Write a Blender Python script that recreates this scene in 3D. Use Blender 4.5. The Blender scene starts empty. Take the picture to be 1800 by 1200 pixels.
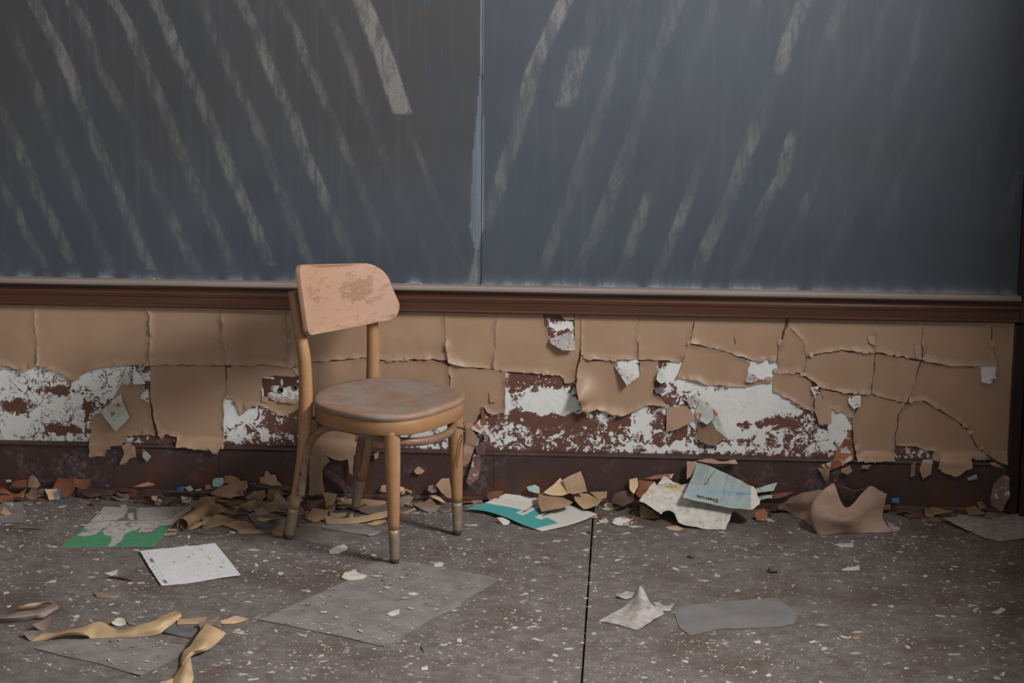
import bpy, bmesh, math, random
import numpy as np
from mathutils import Vector, Matrix, noise
from mathutils.geometry import delaunay_2d_cdt

S = bpy.context.scene
COL = S.collection
R = math.radians
# ------------------------------------------------------------------ camera
FPX, PITCH, ROLL, YAW, CAMH, CAMD = 4511.79, .235094, -.00718565, .0496104, 2.302257, 7.501981
cy, sy = math.cos(YAW), math.sin(YAW)
FWD = np.array([-sy*math.cos(PITCH), cy*math.cos(PITCH), -math.sin(PITCH)])
_r = np.array([cy, sy, 0.]); _u = np.cross(_r, FWD)
RGT = _r*math.cos(ROLL) - _u*math.sin(ROLL); UPV = _r*math.sin(ROLL) + _u*math.cos(ROLL)
CPOS = np.array([0, -CAMD, CAMH])
cam = bpy.data.cameras.new('camera'); cam.sensor_width = 36; cam.lens = FPX*36/1800; cam.clip_start = .05
co = bpy.data.objects.new('camera', cam); COL.objects.link(co)
M4 = Matrix.Identity(4)
for i in range(3):
    M4[i][0], M4[i][1], M4[i][2], M4[i][3] = RGT[i], UPV[i], -FWD[i], CPOS[i]
co.matrix_world = M4
S.camera = co
# ------------------------------------------------------------------ world, light, exposure
S.view_settings.view_transform = 'Standard'; S.view_settings.look = 'None'
S.view_settings.gamma = 1; S.view_settings.use_curve_mapping = False
S.view_settings.exposure = -0.25
W = bpy.data.worlds.new('sky'); S.world = W; W.use_nodes = True
W.node_tree.nodes['Background'].inputs[0].default_value = (.62, .72, .85, 1)
W.node_tree.nodes['Background'].inputs[1].default_value = .6
def area(name, loc, rot, sx, sy_, power, col=(1, .98, .96)):
    l = bpy.data.lights.new(name, 'AREA'); l.shape = 'RECTANGLE'; l.size = sx; l.size_y = sy_
    l.energy = power; l.color = col
    o = bpy.data.objects.new(name, l); COL.objects.link(o); o.location = loc; o.rotation_euler = rot
    return o
# daylight standing in the right-wall window openings, plus an added front fill
XR = 1.27
area('window_and_fill_light', (XR+.09, -1.8, 2.1), (0, R(90), 0), 1.1, 1.2, 400)
area('window_and_fill_light', (XR+.29, -5.0, 1.95), (0, R(90), 0), 2.1, 1.8, 80)
area('window_and_fill_light', (-1.2, -8.95, 1.9), (R(90), 0, 0), 2.6, 1.9, 74, (.93, .97, 1))  # unseen fill lamp added behind the camera, no known window there

# ------------------------------------------------------------------ survey helpers: photo measurement -> room coordinates
def ray(px, py):
    return FWD + RGT*(px-900)/FPX - UPV*(py-600)/FPX
def gp(px, py, z=0.0):
    d = ray(px, py); t = (z-CPOS[2])/d[2]; return CPOS + d*t
def wp(px, py, y=0.0):
    d = ray(px, py); t = (y-CPOS[1])/d[1]; return CPOS + d*t
def onp(px, py, P0, n):
    d = ray(px, py); t = ((P0-CPOS) @ n)/(d @ n); return CPOS + d*t
def K(ox, oy, s, pts):
    return [(ox+p[0]/s, oy+p[1]/s) + tuple(p[2:]) for p in pts]
def nz(x, y, z=0.0):
    return noise.noise(Vector((x, y, z)))
def rnd(*k):
    return random.Random(hash(tuple(round(float(a), 2) for a in k)) & 0xffffff)

# ------------------------------------------------------------------ materials
MATS = {}
def mk(name):
    m = bpy.data.materials.new(name); m.use_nodes = True; MATS[name] = m
    nt = m.node_tree; b = nt.nodes['Principled BSDF']
    return m, nt, b
def nd(nt, t, **kw):
    n = nt.nodes.new(t)
    for k, v in kw.items():
        if k.startswith('i_'):
            n.inputs[k[2:].replace('_', ' ')].default_value = v
        else: setattr(n, k, v)
    return n
def coords(nt, scale=(1, 1, 1), kind='Object', rot=(0, 0, 0)):
    tc = nd(nt, 'ShaderNodeTexCoord'); mp = nd(nt, 'ShaderNodeMapping')
    mp.inputs['Scale'].default_value = scale; mp.inputs['Rotation'].default_value = rot
    if kind == 'World':
        g = nd(nt, 'ShaderNodeNewGeometry'); nt.links.new(g.outputs['Position'], mp.inputs[0])
    else:
        nt.links.new(tc.outputs[kind], mp.inputs[0])
    return mp.outputs[0]
def noi(nt, vec, scale, detail=6, rough=.55, dist=0.0):
    n = nd(nt, 'ShaderNodeTexNoise'); n.inputs['Scale'].default_value = scale
    n.inputs['Detail'].default_value = detail; n.inputs['Roughness'].default_value = rough
    n.inputs['Distortion'].default_value = dist
    nt.links.new(vec, n.inputs['Vector']); return n.outputs['Fac']
def ramp(nt, fac, stops):
    r = nd(nt, 'ShaderNodeValToRGB'); e = r.color_ramp.elements
    while len(e) < len(stops): e.new(.5)
    for i, (p, c) in enumerate(stops):
        e[i].position = p; e[i].color = c if len(c) == 4 else (*c, 1)
    nt.links.new(fac, r.inputs[0]); return r.outputs[0]
def sr(nt, fac, a, b, lo=0., hi=1.):
    n = nd(nt, 'ShaderNodeMapRange', interpolation_type='SMOOTHSTEP'); n.inputs[1].default_value = a; n.inputs[2].default_value = b
    n.inputs[3].default_value = lo; n.inputs[4].default_value = hi
    nt.links.new(fac, n.inputs[0]); return n.outputs[0]
def mth(nt, op, a, b=None):
    n = nd(nt, 'ShaderNodeMath', operation=op)
    for i, v in enumerate((a, b)):
        if v is None: continue
        if isinstance(v, (int, float)): n.inputs[i].default_value = v
        else: nt.links.new(v, n.inputs[i])
    return n.outputs[0]
def mix(nt, fac, a, b):
    n = nd(nt, 'ShaderNodeMix', data_type='RGBA')
    if isinstance(fac, (int, float)): n.inputs[0].default_value = fac
    else: nt.links.new(fac, n.inputs[0])
    for i, v in ((6, a), (7, b)):
        if isinstance(v, tuple): n.inputs[i].default_value = v if len(v) == 4 else (*v, 1)
        else: nt.links.new(v, n.inputs[i])
    return n.outputs[2]
def bump(nt, b, h, strength=.3, dist=.002):
    n = nd(nt, 'ShaderNodeBump'); n.inputs['Strength'].default_value = strength; n.inputs['Distance'].default_value = dist
    nt.links.new(h, n.inputs['Height']); nt.links.new(n.outputs[0], b.inputs['Normal'])
def att(nt, name):
    n = nd(nt, 'ShaderNodeAttribute', attribute_name=name); return n
def simple(name, c, rough=.7, var=.25, scale=25, bmp=.2, c2=None, sc=(1, 1, 1), kind='Object', spec=.3, metal=0., detail=6):
    """one colour broken up by noise towards a second colour"""
    m, nt, b = mk(name); v = coords(nt, sc, kind)
    n = noi(nt, v, scale, detail)
    if c2 is None: c2 = tuple(x*(1-var) for x in c)
    nt.links.new(mix(nt, sr(nt, n, .36, .64), c2, c), b.inputs['Base Color'])
    b.inputs['Roughness'].default_value = rough; b.inputs['Specular IOR Level'].default_value = spec
    b.inputs['Metallic'].default_value = metal
    if bmp: bump(nt, b, noi(nt, v, scale*3, 5), bmp, .0015)
    return m

TAN = (.325, .212, .138)
simple('tan_paint', TAN, .48, .14, 7, .25, kind='World', spec=.4, c2=(.295, .188, .121))
simple('tan_chip', (.34, .222, .145), .5, .3, 18, .3, c2=(.27, .172, .108))
simple('kraft_chip', (.275, .182, .115), .6, .3, 20, .3, c2=(.185, .115, .066))
simple('umber_chip', (.21, .13, .075), .6, .3, 20, .3, c2=(.14, .085, .05))
simple('light_chip', (.56, .39, .235), .5, .2, 20, .3)
simple('gold_chip', (.42, .295, .175), .6, .2, 12, .3, c2=(.31, .21, .12))
simple('rust_chip', (.19, .066, .028), .6, .4, 30, .4, c2=(.13, .05, .028))
simple('plum_chip', (.105, .055, .045), .55, .3, 30, .3, c2=(.06, .033, .03))
simple('grey_chip', (.125, .122, .124), .75, .3, 22, .3, c2=(.085, .082, .083))
simple('greybrown_chip', (.235, .185, .155), .75, .3, 22, .3, c2=(.16, .125, .105))
simple('blue_chip', (.015, .13, .34), .5, .3, 30, .2)
simple('teal_chip', (.33, .47, .44), .55, .2, 30, .2)
simple('white_chip', (.55, .53, .48), .6, .2, 30, .2, c2=(.46, .42, .36))
simple('flake_white', (.52, .49, .42), .65, .3, 60, .2, c2=(.38, .34, .28))
simple('pale_green', (.42, .47, .40), .6, .3, 40, .3, c2=(.28, .33, .28))
simple('grey_paper', (.205, .187, .180), .85, .2, 14, .3, c2=(.150, .135, .129))
simple('thin_sheet', (.168, .164, .164), .8, .25, 9, .2, c2=(.135, .130, .129))
simple('pale_paper', (.37, .345, .33), .85, .2, 45, .6, c2=(.25, .23, .215))
simple('crumple_paper', (.30, .21, .16), .7, .3, 9, .3, c2=(.235, .16, .115), sc=(1, 1, 3))
simple('dark_wood', (.022, .011, .008), .45, .3, 8, .2, sc=(1, 6, .6))
simple('dark_hole', (.008, .007, .007), .9, .3, 10, 0)
simple('plaster_lump', (.62, .60, .56), .85, .4, 90, .8, c2=(.36, .34, .31))
simple('brown_undercoat', (.095, .038, .024), .7, .3, 20, .3)
simple('room_paint', (.33, .29, .25), .8, .2, 3, .1)
simple('rusty_wire', (.12, .09, .085), .7, .4, 60, .3)
simple('text_ink', (.05, .05, .05), .8, .1, 10, 0)
simple('stone', (.15, .125, .115), .9, .4, 60, .6)
# chips whose face is partly another colour
def blotch(name, a, b_, c, scale=28, rough=.6):
    m, nt, b = mk(name); v = coords(nt)
    n1 = noi(nt, v, scale, 5, .6, .6); n2 = noi(nt, v, scale*1.7, 4, .5, .4)
    k = mix(nt, sr(nt, n1, .5, .54), a, b_)
    k = mix(nt, sr(nt, n2, .58, .62), k, c)
    nt.links.new(k, b.inputs['Base Color']); b.inputs['Roughness'].default_value = rough
    bump(nt, b, noi(nt, v, 80, 4), .3, .001)
blotch('flap_back', (.40, .42, .39), (.33, .35, .33), (.30, .085, .03))
blotch('flap_grey', (.27, .265, .26), (.35, .35, .34), (.24, .085, .04), 60)
blotch('flap_white', (.52, .52, .505), (.42, .42, .41), (.20, .075, .045), 40)
blotch('rust_blotch', (.23, .078, .03), (.18, .058, .024), (.40, .36, .31), 24)
blotch('plum_blotch', (.13, .07, .06), (.19, .10, .08), (.42, .42, .39), 30)

# exposed undercoat behind the peeled paint: white distemper remains over brown
m, nt, b = mk('bare_wall'); v = coords(nt, (1, 1, 1), 'World')
a = att(nt, 'white').outputs['Fac']
n1 = noi(nt, v, 30, 9, .70, .9); n2 = noi(nt, v, 110, 5, .65, .3)
f = mth(nt, 'ADD', mth(nt, 'MULTIPLY', n1, 1.25), mth(nt, 'MULTIPLY', n2, .50))
f = mth(nt, 'ADD', f, mth(nt, 'MULTIPLY', mth(nt, 'SUBTRACT', a, .5), .60))
wm = sr(nt, f, .845, .885)
gp_ = nd(nt, 'ShaderNodeNewGeometry'); sx_ = nd(nt, 'ShaderNodeSeparateXYZ'); nt.links.new(gp_.outputs['Position'], sx_.inputs[0]); swx = sr(nt, sx_.outputs['X'], -1.55, -1.25, 1, .12)
sw_ = noi(nt, v, 17, 4, .55, 2.2); sw2 = noi(nt, v, 8, 3)
line = mth(nt, 'MULTIPLY', sr(nt, mth(nt, 'ABSOLUTE', mth(nt, 'SUBTRACT', sw_, .5)), .012, .030, 1, 0), mth(nt, 'MULTIPLY', sr(nt, sw2, .44, .54), swx))
wm = mth(nt, 'MULTIPLY', wm, mth(nt, 'SUBTRACT', 1.0, line))
wcol = mix(nt, noi(nt, v, 14, 4), (.53, .54, .535), (.68, .685, .675))
bcol = mix(nt, noi(nt, v, 40, 4), (.075, .032, .022), (.13, .052, .034))
nt.links.new(mix(nt, wm, bcol, wcol), b.inputs['Base Color']); b.inputs['Roughness'].default_value = .8
bump(nt, b, mth(nt, 'ADD', mth(nt, 'MULTIPLY', wm, .6), mth(nt, 'MULTIPLY', n2, .4)), .5, .0012)

# slate board
m, nt, b = mk('slate'); v = coords(nt, (1, 1, 1), 'World'); vd = coords(nt, (34, 1, 1.6), 'World'); vf = coords(nt, (1, 1, .28), 'World')
st = att(nt, 'streak').outputs['Fac']; ch = att(nt, 'chalk').outputs['Fac']; wa = att(nt, 'warm').outputs['Fac']
base = mix(nt, wa, (.050, .060, .076), (.047, .047, .0485))
dr = noi(nt, vd, 1.0, 5, .6)
base = mix(nt, sr(nt, dr, .48, .85, 0, .34), base, (.095, .106, .124))
base = mix(nt, sr(nt, noi(nt, v, 3.2, 6, .65), .42, .7, 0, .5), base, (.035, .042, .054))
rag = noi(nt, vf, 34, 8, .72, .3)
sm = mth(nt, 'MULTIPLY', st, sr(nt, rag, .36, .62, .30, 1.0))
scol = mix(nt, noi(nt, v, 160, 3), (.10, .101, .098), (.27, .27, .26))
base = mix(nt, sr(nt, sm, .03, 1.05, 0, .68), base, scol)
cm = mth(nt, 'MULTIPLY', ch, sr(nt, noi(nt, vd, 2.2, 6, .7), .38, .62, .5, 1.))
base = mix(nt, cm, base, (.25, .29, .36))
spk = sr(nt, noi(nt, v, 130, 2), .70, .76)
base = mix(nt, mth(nt, 'MULTIPLY', spk, .5), base, (.025, .027, .032))
nt.links.new(base, b.inputs['Base Color']); b.inputs['Roughness'].default_value = .62; b.inputs['Specular IOR Level'].default_value = .25
bump(nt, b, noi(nt, vf, 40, 5), .12, .001)

# varnished moulding, dusty on upward faces comes from a real dust layer colour by height noise
m, nt, b = mk('rail_wood'); v = coords(nt, (.5, 6, 6), 'World')
k = mix(nt, noi(nt, v, 6, 6), (.035, .014, .008), (.085, .032, .015))
nt.links.new(k, b.inputs['Base Color']); b.inputs['Roughness'].default_value = .38; b.inputs['Specular IOR Level'].default_value = .4
bump(nt, b, noi(nt, v, 12, 5), .15, .001)
m, nt, b = mk('rail_dusty'); v = coords(nt, (.6, 5, 5), 'World')
k = mix(nt, noi(nt, v, 7, 7), (.15, .115, .098), (.26, .225, .205))
nt.links.new(k, b.inputs['Base Color']); b.inputs['Roughness'].default_value = .7

m, nt, b = mk('baseboard_paint'); v = coords(nt, (1, 1, 1), 'World')
k = mix(nt, noi(nt, v, 6, 5), (.038, .0225, .0215), (.060, .034, .031))
geo = nd(nt, 'ShaderNodeNewGeometry'); sep = nd(nt, 'ShaderNodeSeparateXYZ'); nt.links.new(geo.outputs['Position'], sep.inputs[0])
lowz = sr(nt, sep.outputs['Z'], .03, .13, 1, 0)
rf = mth(nt, 'MULTIPLY', sr(nt, noi(nt, v, 9, 6, .6), .44, .62), mth(nt, 'ADD', mth(nt, 'MULTIPLY', lowz, .65), .12))
k = mix(nt, rf, k, (.105, .033, .012))
bl = mth(nt, 'MULTIPLY', sr(nt, noi(nt, v, 5.5, 4, .6), .50, .66), sr(nt, noi(nt, v, 60, 5, .7), .42, .68))
k = mix(nt, mth(nt, 'MULTIPLY', bl, .55), k, (.19, .16, .18))
k = mix(nt, sr(nt, noi(nt, v, 140, 2), .72, .76, 0, .5), k, (.3, .26, .24))
nt.links.new(k, b.inputs['Base Color']); b.inputs['Roughness'].default_value = .42; b.inputs['Specular IOR Level'].default_value = .35
bump(nt, b, noi(nt, v, 30, 5), .25, .0015)

m, nt, b = mk('floor_lino'); v = coords(nt, (1, 1, 1), 'World')
n1 = noi(nt, v, 3.2, 6, .6); n2 = noi(nt, v, 22, 8, .72); n3 = noi(nt, v, 170, 4, .65); n4 = noi(nt, v, 420, 2, .5)
k = mix(nt, sr(nt, n2, .34, .66), (.090, .074, .069), (.158, .140, .134))
k = mix(nt, mth(nt, 'MULTIPLY', sr(nt, n1, .49, .62), sr(nt, n2, .40, .60, .25, .95)), k, (.068, .045, .036))
k = mix(nt, sr(nt, noi(nt, v, 4.6, 6, .62, .5), .60, .70, 0, .6), k, (.08, .039, .026))
k = mix(nt, sr(nt, noi(nt, v, 60, 6, .7), .56, .68, 0, .75), k, (.044, .034, .031))
k = mix(nt, sr(nt, n3, .58, .68, 0, .6), k, (.040, .031, .028))
k = mix(nt, mth(nt, 'MULTIPLY', sr(nt, n4, .58, .64), sr(nt, noi(nt, v, 7, 5, .7), .40, .62, .2, 1)), k, (.31, .285, .255))
nt.links.new(k, b.inputs['Base Color']); b.inputs['Roughness'].default_value = .72; b.inputs['Specular IOR Level'].default_value = .3
bump(nt, b, mth(nt, 'ADD', n3, mth(nt, 'MULTIPLY', n2, .8)), .35, .002)

# printed papers: flat print stored as colours on the sheet
m, nt, b = mk('print'); v = coords(nt)
pc = att(nt, 'print').outputs['Color']
k = mix(nt, sr(nt, noi(nt, v, 55, 6, .65),   .48, .78, 0, .22), pc, (.30, .265, .25))
nt.links.new(k, b.inputs['Base Color']); b.inputs['Roughness'].default_value = .7
bump(nt, b, noi(nt, v, 20, 4), .2, .002)

# chair woods
def wood(name, a, c, worn, wscale, amount, sc=(1, 1, 12), rough=.45, dust=None):
    m, nt, b = mk(name); v = coords(nt, sc)
    k = mix(nt, noi(nt, v, 9, 7, .62), a, c)
    vw = coords(nt, (1, 1, 1)); w = noi(nt, vw, wscale, 7, .65)
    k = mix(nt, sr(nt, w, amount, amount+.09), k, worn)
    if dust:
        k = mix(nt, sr(nt, noi(nt, vw, 11, 5, .65), .36, .60, 0, .85), k, dust)
    k = mix(nt, sr(nt, noi(nt, vw, 210, 2), .68, .74, 0, .5), k, (.55, .48, .42))
    nt.links.new(k, b.inputs['Base Color']); b.inputs['Roughness'].default_value = rough; b.inputs['Specular IOR Level'].default_value = .35
    bump(nt, b, noi(nt, v, 22, 5), .2, .001)
wood('wood_leg', (.25, .128, .058), (.35, .195, .098), (.31, .215, .15), 11, .55)
wood('wood_apron', (.22, .115, .050), (.30, .165, .078), (.29, .205, .145), 9, .58, (3, 3, 30))
wood('wood_hoop', (.15, .083, .048), (.20, .115, .068), (.22, .155, .12), 9, .48)
wood('wood_seat', (.19, .11, .068), (.26, .162, .11), (.16, .082, .045), 9, .58, (2, 14, 2), .6, (.235, .195, .175))
m, nt, b = mk('wood_back'); v = coords(nt, (14, 2, 14)); vw = coords(nt, (1, 1, 1))
k = mix(nt, noi(nt, v, 5, 7, .6), (.285, .165, .108), (.345, .218, .156))
patch = att(nt, 'worn').outputs['Fac']
vs = coords(nt, (1, .45, 1.3)); fr = noi(nt, vs, 45, 8, .72)
mk_ = sr(nt, mth(nt, 'ADD', mth(nt, 'MULTIPLY', fr, 1.1), mth(nt, 'MULTIPLY', patch, .20)), .63, .71)
k = mix(nt, mth(nt, 'MULTIPLY', mk_, .85), k, (.195, .112, .064))
k = mix(nt, mth(nt, 'MULTIPLY', sr(nt, fr, .54, .66), .55), k, (.32, .15, .058))
nt.links.new(k, b.inputs['Base Color']); b.inputs['Roughness'].default_value = .5
bump(nt, b, fr, .12, .001)
simple('sleeve', (.25, .205, .145), .5, .3, 40, .2, c2=(.19, .15, .105), spec=.5, metal=.15)
simple('glide', (.045, .025, .02), .7, .4, 60, .4)
simple('screw', (.03, .02, .015), .5, .3, 60, .2)

# ------------------------------------------------------------------ object helpers
def tag(o, label=None, cat=None, group=None, kind=None):
    if label: o['label'] = label
    if cat: o['category'] = cat
    if group: o['group'] = group
    if kind: o['kind'] = kind
    return o
def link(name, me, mats, parent=None, loc=None, smooth=True):
    o = bpy.data.objects.new(name, me); COL.objects.link(o)
    for mm in ([mats] if isinstance(mats, str) else mats):
        if mm and len(me.materials) < 8: me.materials.append(MATS[mm])
    if smooth and len(me.polygons): me.polygons.foreach_set('use_smooth', [True]*len(me.polygons))
    if parent: o.parent = parent
    if loc is not None: o.location = loc
    return o
def mesh(name, v, f, midx=None):
    me = bpy.data.meshes.new(name); me.from_pydata([tuple(map(float, p)) for p in v], [], [tuple(map(int, t)) for t in f])
    if midx is not None: me.polygons.foreach_set('material_index', [int(i) for i in midx])
    me.update(); return me
def empty(name, loc, rz=0):
    o = bpy.data.objects.new(name, None); COL.objects.link(o); o.location = loc; o.rotation_euler = (0, 0, rz)
    o.empty_display_size = .05; return o
def attr(me, name, vals):
    a = me.attributes.new(name, 'FLOAT', 'POINT'); a.data.foreach_set('value', np.asarray(vals, dtype=np.float32))
def attrcol(me, name, vals):
    a = me.attributes.new(name, 'FLOAT_COLOR', 'POINT')
    vals = np.asarray(vals, dtype=np.float32); vals = np.concatenate([vals, np.ones((len(vals), 1), np.float32)], 1)
    a.data.foreach_set('color', vals.ravel())

def box(x0, x1, y0, y1, z0, z1):
    v = [(x, y, z) for x in (x0, x1) for y in (y0, y1) for z in (z0, z1)]
    f = [(0, 1, 3, 2), (4, 6, 7, 5), (0, 4, 5, 1), (2, 3, 7, 6), (0, 2, 6, 4), (1, 5, 7, 3)]
    return v, f
def boxes(name, bs, mat, parent=None, bev=0.0):
    V, F = [], []
    for b_ in bs:
        v, f = box(*b_); n = len(V); V += v; F += [tuple(i+n for i in t) for t in f]
    me = mesh(name, V, F)
    if bev:
        bm = bmesh.new(); bm.from_mesh(me)
        bmesh.ops.bevel(bm, geom=bm.edges[:], offset=bev, segments=2, affect='EDGES', profile=.5)
        bm.to_mesh(me); bm.free()
    return link(name, me, mat, parent, smooth=False)

def jag(poly, amp=2.0, step=5.0):
    """subdivide outline segments and roughen them; the same segment always roughens the same way"""
    out = []
    n = len(poly)
    for i in range(n):
        a, b_ = poly[i], poly[(i+1) % n]
        ax, ay = a[:2]; bx, by = b_[:2]
        L = math.hypot(bx-ax, by-ay); k = max(1, int(L/step))
        fl = (ax, ay) <= (bx, by)
        p, q = ((ax, ay), (bx, by)) if fl else ((bx, by), (ax, ay))
        rr = random.Random(int(p[0]*131+p[1]*977+q[0]*389+q[1]*53))
        ox, oy = rr.uniform(0, 90), rr.uniform(0, 90)
        nx, ny = -(q[1]-p[1])/max(L, 1e-6), (q[0]-p[0])/max(L, 1e-6)
        seg = []
        for j in range(k):
            t = j/k; tt = t if fl else 1-t
            d = amp*(nz(ox+tt*L/16, oy)*1.1 + nz(ox+tt*L/5, oy+7)*.6+nz(ox+tt*L/2.2, oy+3)*.35)*min(1, 4*tt*(1-tt)*2.0)
            x = p[0]+(q[0]-p[0])*tt+nx*d; y = p[1]+(q[1]-p[1])*tt+ny*d
            la = a[2] if len(a) > 2 else 0; lb = b_[2] if len(b_) > 2 else 0
            seg.append((x, y, la+(lb-la)*t))
        out += seg
    return out
def tri(pts2, sp):
    """triangulate outline with an inner point grid -> verts2, tris, boundary point count"""
    P = np.array(pts2); n = len(P)
    lo, hi = P.min(0), P.max(0)
    inner = []
    xs = np.arange(lo[0]+sp*.5, hi[0], sp); ys = np.arange(lo[1]+sp*.5, hi[1], sp)
    rr = random.Random(n)
    for j, yy in enumerate(ys):
        for xx in xs:
            inner.append((xx+(sp*.5 if j % 2 else 0)+rr.uniform(-.15, .15)*sp, yy+rr.uniform(-.15, .15)*sp))
    if inner:
        I = np.array(inner)
        ins = np.zeros(len(I), bool)
        j = n-1
        for i in range(n):
            c = ((P[i, 1] > I[:, 1]) != (P[j, 1] > I[:, 1]))
            den = P[j, 1]-P[i, 1]; den = den if abs(den) > 1e-12 else 1e-12
            ins ^= c & (I[:, 0] < (P[j, 0]-P[i, 0])*(I[:, 1]-P[i, 1])/den+P[i, 0])
            j = i
        I = I[ins]
        if len(I):
            d = np.sqrt(((I[:, None]-P[None])**2).sum(2)).min(1); I = I[d > sp*.45]
    else: I = np.zeros((0, 2))
    allp = [Vector(p) for p in P] + [Vector(p) for p in I]
    v, e, f, _, _, _ = delaunay_2d_cdt(allp, [(i, (i+1) % n) for i in range(n)], [list(range(n))], 1, 1e-7)
    return np.array([(q.x, q.y) for q in v]), [tuple(t) for t in f]
def shell(v, tris, t=.0012, flip_to=None):
    """give a curved sheet a back and an edge; returns verts, faces, material index (0 face, 1 back and edge)"""
    v = np.asarray(v, float); T = np.array(tris)
    fn = np.cross(v[T[:, 1]]-v[T[:, 0]], v[T[:, 2]]-v[T[:, 0]])
    if flip_to is not None and (fn.sum(0) @ np.asarray(flip_to)) < 0:
        T = T[:, ::-1]; fn = -fn
    vn = np.zeros_like(v)
    for k in range(3): np.add.at(vn, T[:, k], fn)
    vn /= np.linalg.norm(vn, axis=1)[:, None]+1e-12
    bk = v - vn*t; n = len(v)
    cnt = {}
    for a, b_, c in T:
        for e in ((a, b_), (b_, c), (c, a)): cnt[e] = cnt.get(e, 0)+1
    be = [e for e in cnt if (e[1], e[0]) not in cnt]
    V = [*v, *bk]; F = [tuple(x) for x in T] + [tuple(x[::-1]+n) for x in T]; M_ = [0]*len(T)+[1]*len(T)
    for a, b_ in be:
        m0 = len(V); V += [v[a], v[b_], bk[b_], bk[a]]; F.append((m0+1, m0, m0+3, m0+2)); M_.append(1)
    return np.array(V), F, M_, vn

# ------------------------------------------------------------------ room shell
floor_root = boxes('floor', [(-4.2, XR+.3, -9.2, .2, -.2, -.012)], 'dark_hole'); tag(floor_root, kind='structure')
# two floor coverings with a dark open joint between them
jx = float(gp(1043.5, 895)[0])
for a_, b_ in ((-4.2, jx-.0028), (jx+.0028, XR+.3)):
    nxs = 2; boxes('floor_sheet', [(a_, b_, -9.2, .05, -.011, 0)], 'floor_lino', floor_root)
# rear wall core with the painted undercoat strip as front face
zt, zb = .66, .08
wl = boxes('wall_back', [(-4.2, XR+.3, .012, .3, -.2, 3.4), (-4.2, XR+.3, 0, .012, .70, 3.4), (-4.2, -2.3, 0, .012, -.2, .70)], 'room_paint'); tag(wl, kind='structure')
PX0, PX1 = -2.3, XR+.3
gx = np.linspace(PX0, PX1, 260); gz = np.linspace(.0, .70, 52)
BARE = [(80,705,130,80,.6),(440,735,70,45,.5),(1000,730,210,60,.42),(1340,735,170,60,.5),(740,765,70,25,.5),(60,700,110,70,.86),(200,670,70,40,.80),(30,714,34,17,.05),(105,686,34,11,.08),(95,757,60,13,.15),(155,712,9,26,.15),(40,748,40,18,.88),(60,770,160,8,.9),(0,690,40,16,.8),
 (410,730,26,30,.86),(485,748,45,15,.30),(440,768,60,8,.6),(740,765,60,25,.6),(960,708,50,24,1.0),(900,690,15,28,.28),(935,664,45,10,.30),(1000,741,190,12,.15),(880,762,40,25,.52),
 (1000,772,190,11,.46),(1128,745,20,26,.88),(1064,738,22,10,.62),(960,738,60,8,.15),(1300,715,75,44,1.45),(1255,690,22,16,.55),(1375,742,40,13,.05),(1308,747,20,8,.1),(1340,785,150,14,.52),(1440,765,45,26,.50),(1476,745,16,30,.95),
 (1190,650,25,20,.95),(1202,672,25,12,.95),(1195,710,30,12,.42),(1345,650,34,22,1.2),(988,572,30,10,.85),(985,558,30,5,.30),(1105,652,25,20,1.1),(1610,795,45,14,.42),(1720,802,20,10,.6),(890,700,5,60,.8),
 (1130,790,100,6,.75),(1740,655,30,20,1.),(494,684,40,30,.1)]
V, Wt = [], []
cen = [(wp(c[0], c[1]), c[2]*.00172, c[3]*.00175, c[4]) for c in BARE]
for z in gz:
    for x in gx:
        w = .12
        for c, rx, rz, val in cen:
            q = ((x-c[0])/rx)**2+((z-c[2])/rz)**2
            if q < 6: w += (val-w)*math.exp(-q*.9)
        V.append((x, 0, z)); Wt.append(w)
nx_ = len(gx)
F = [(j*nx_+i, j*nx_+i+1, (j+1)*nx_+i+1, (j+1)*nx_+i) for j in range(len(gz)-1) for i in range(nx_-1)]
me = mesh('undercoat', V, F); attr(me, 'white', Wt); link('undercoat', me, 'bare_wall', wl)

tag(boxes('wall_left', [(-4.4, -4.2, -9.2, .3, -.2, 3.4)], 'room_paint'), kind='structure')
YR = [(-9.2, -5.9), (-4.1, -2.15), (-1.28, .3)]
tag(boxes('wall_right', [(XR, XR+.3, a_, b_, -.2, 3.4) for a_, b_ in YR] +
    [(XR, XR+.3, a_, b_, z0, z1) for a_, b_, za, zb2 in ((-5.9, -4.1, .95, 3.0), (-2.15, -1.28, 1.70, 2.5)) for z0, z1 in ((-.2, za), (zb2, 3.4))], 'room_paint'), kind='structure')
tag(boxes('wall_front', [(-4.4, -2.55, -9.4, -9.2, -.2, 3.4), (.15, XR+.3, -9.4, -9.2, -.2, 3.4), (-2.55, .15, -9.4, -9.2, -.2, .9), (-2.55, .15, -9.4, -9.2, 2.9, 3.4)], 'room_paint'), kind='structure')
tag(boxes('ceiling', [(-4.4, XR+.3, -9.4, .3, 3.4, 3.6)], 'room_paint'), kind='structure')

def extrude_profile(name, prof, x0, x1, mats, midx, parent=None, n=40, wob=.0006):
    """prof: list of (y,z); swept along x"""
    xs = np.linspace(x0, x1, n); m_ = len(prof); V, F, MI = [], [], []
    for i, x in enumerate(xs):
        for k, (y, z) in enumerate(prof):
            V.append((x, y+nz(x*3, k*.7, 3)*wob, z+nz(x*2.2, k*.5, 9)*wob))
    for i in range(n-1):
        for k in range(m_-1):
            F.append((i*m_+k, (i+1)*m_+k, (i+1)*m_+k+1, i*m_+k+1)); MI.append(midx[k])
    F.append(tuple(range(m_))); MI.append(midx[-1]); F.append(tuple(range((n-1)*m_, n*m_))[::-1]); MI.append(midx[-1])
    me = mesh(name, V, F, MI); o = link(name, me, mats, parent, smooth=False); return o
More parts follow.
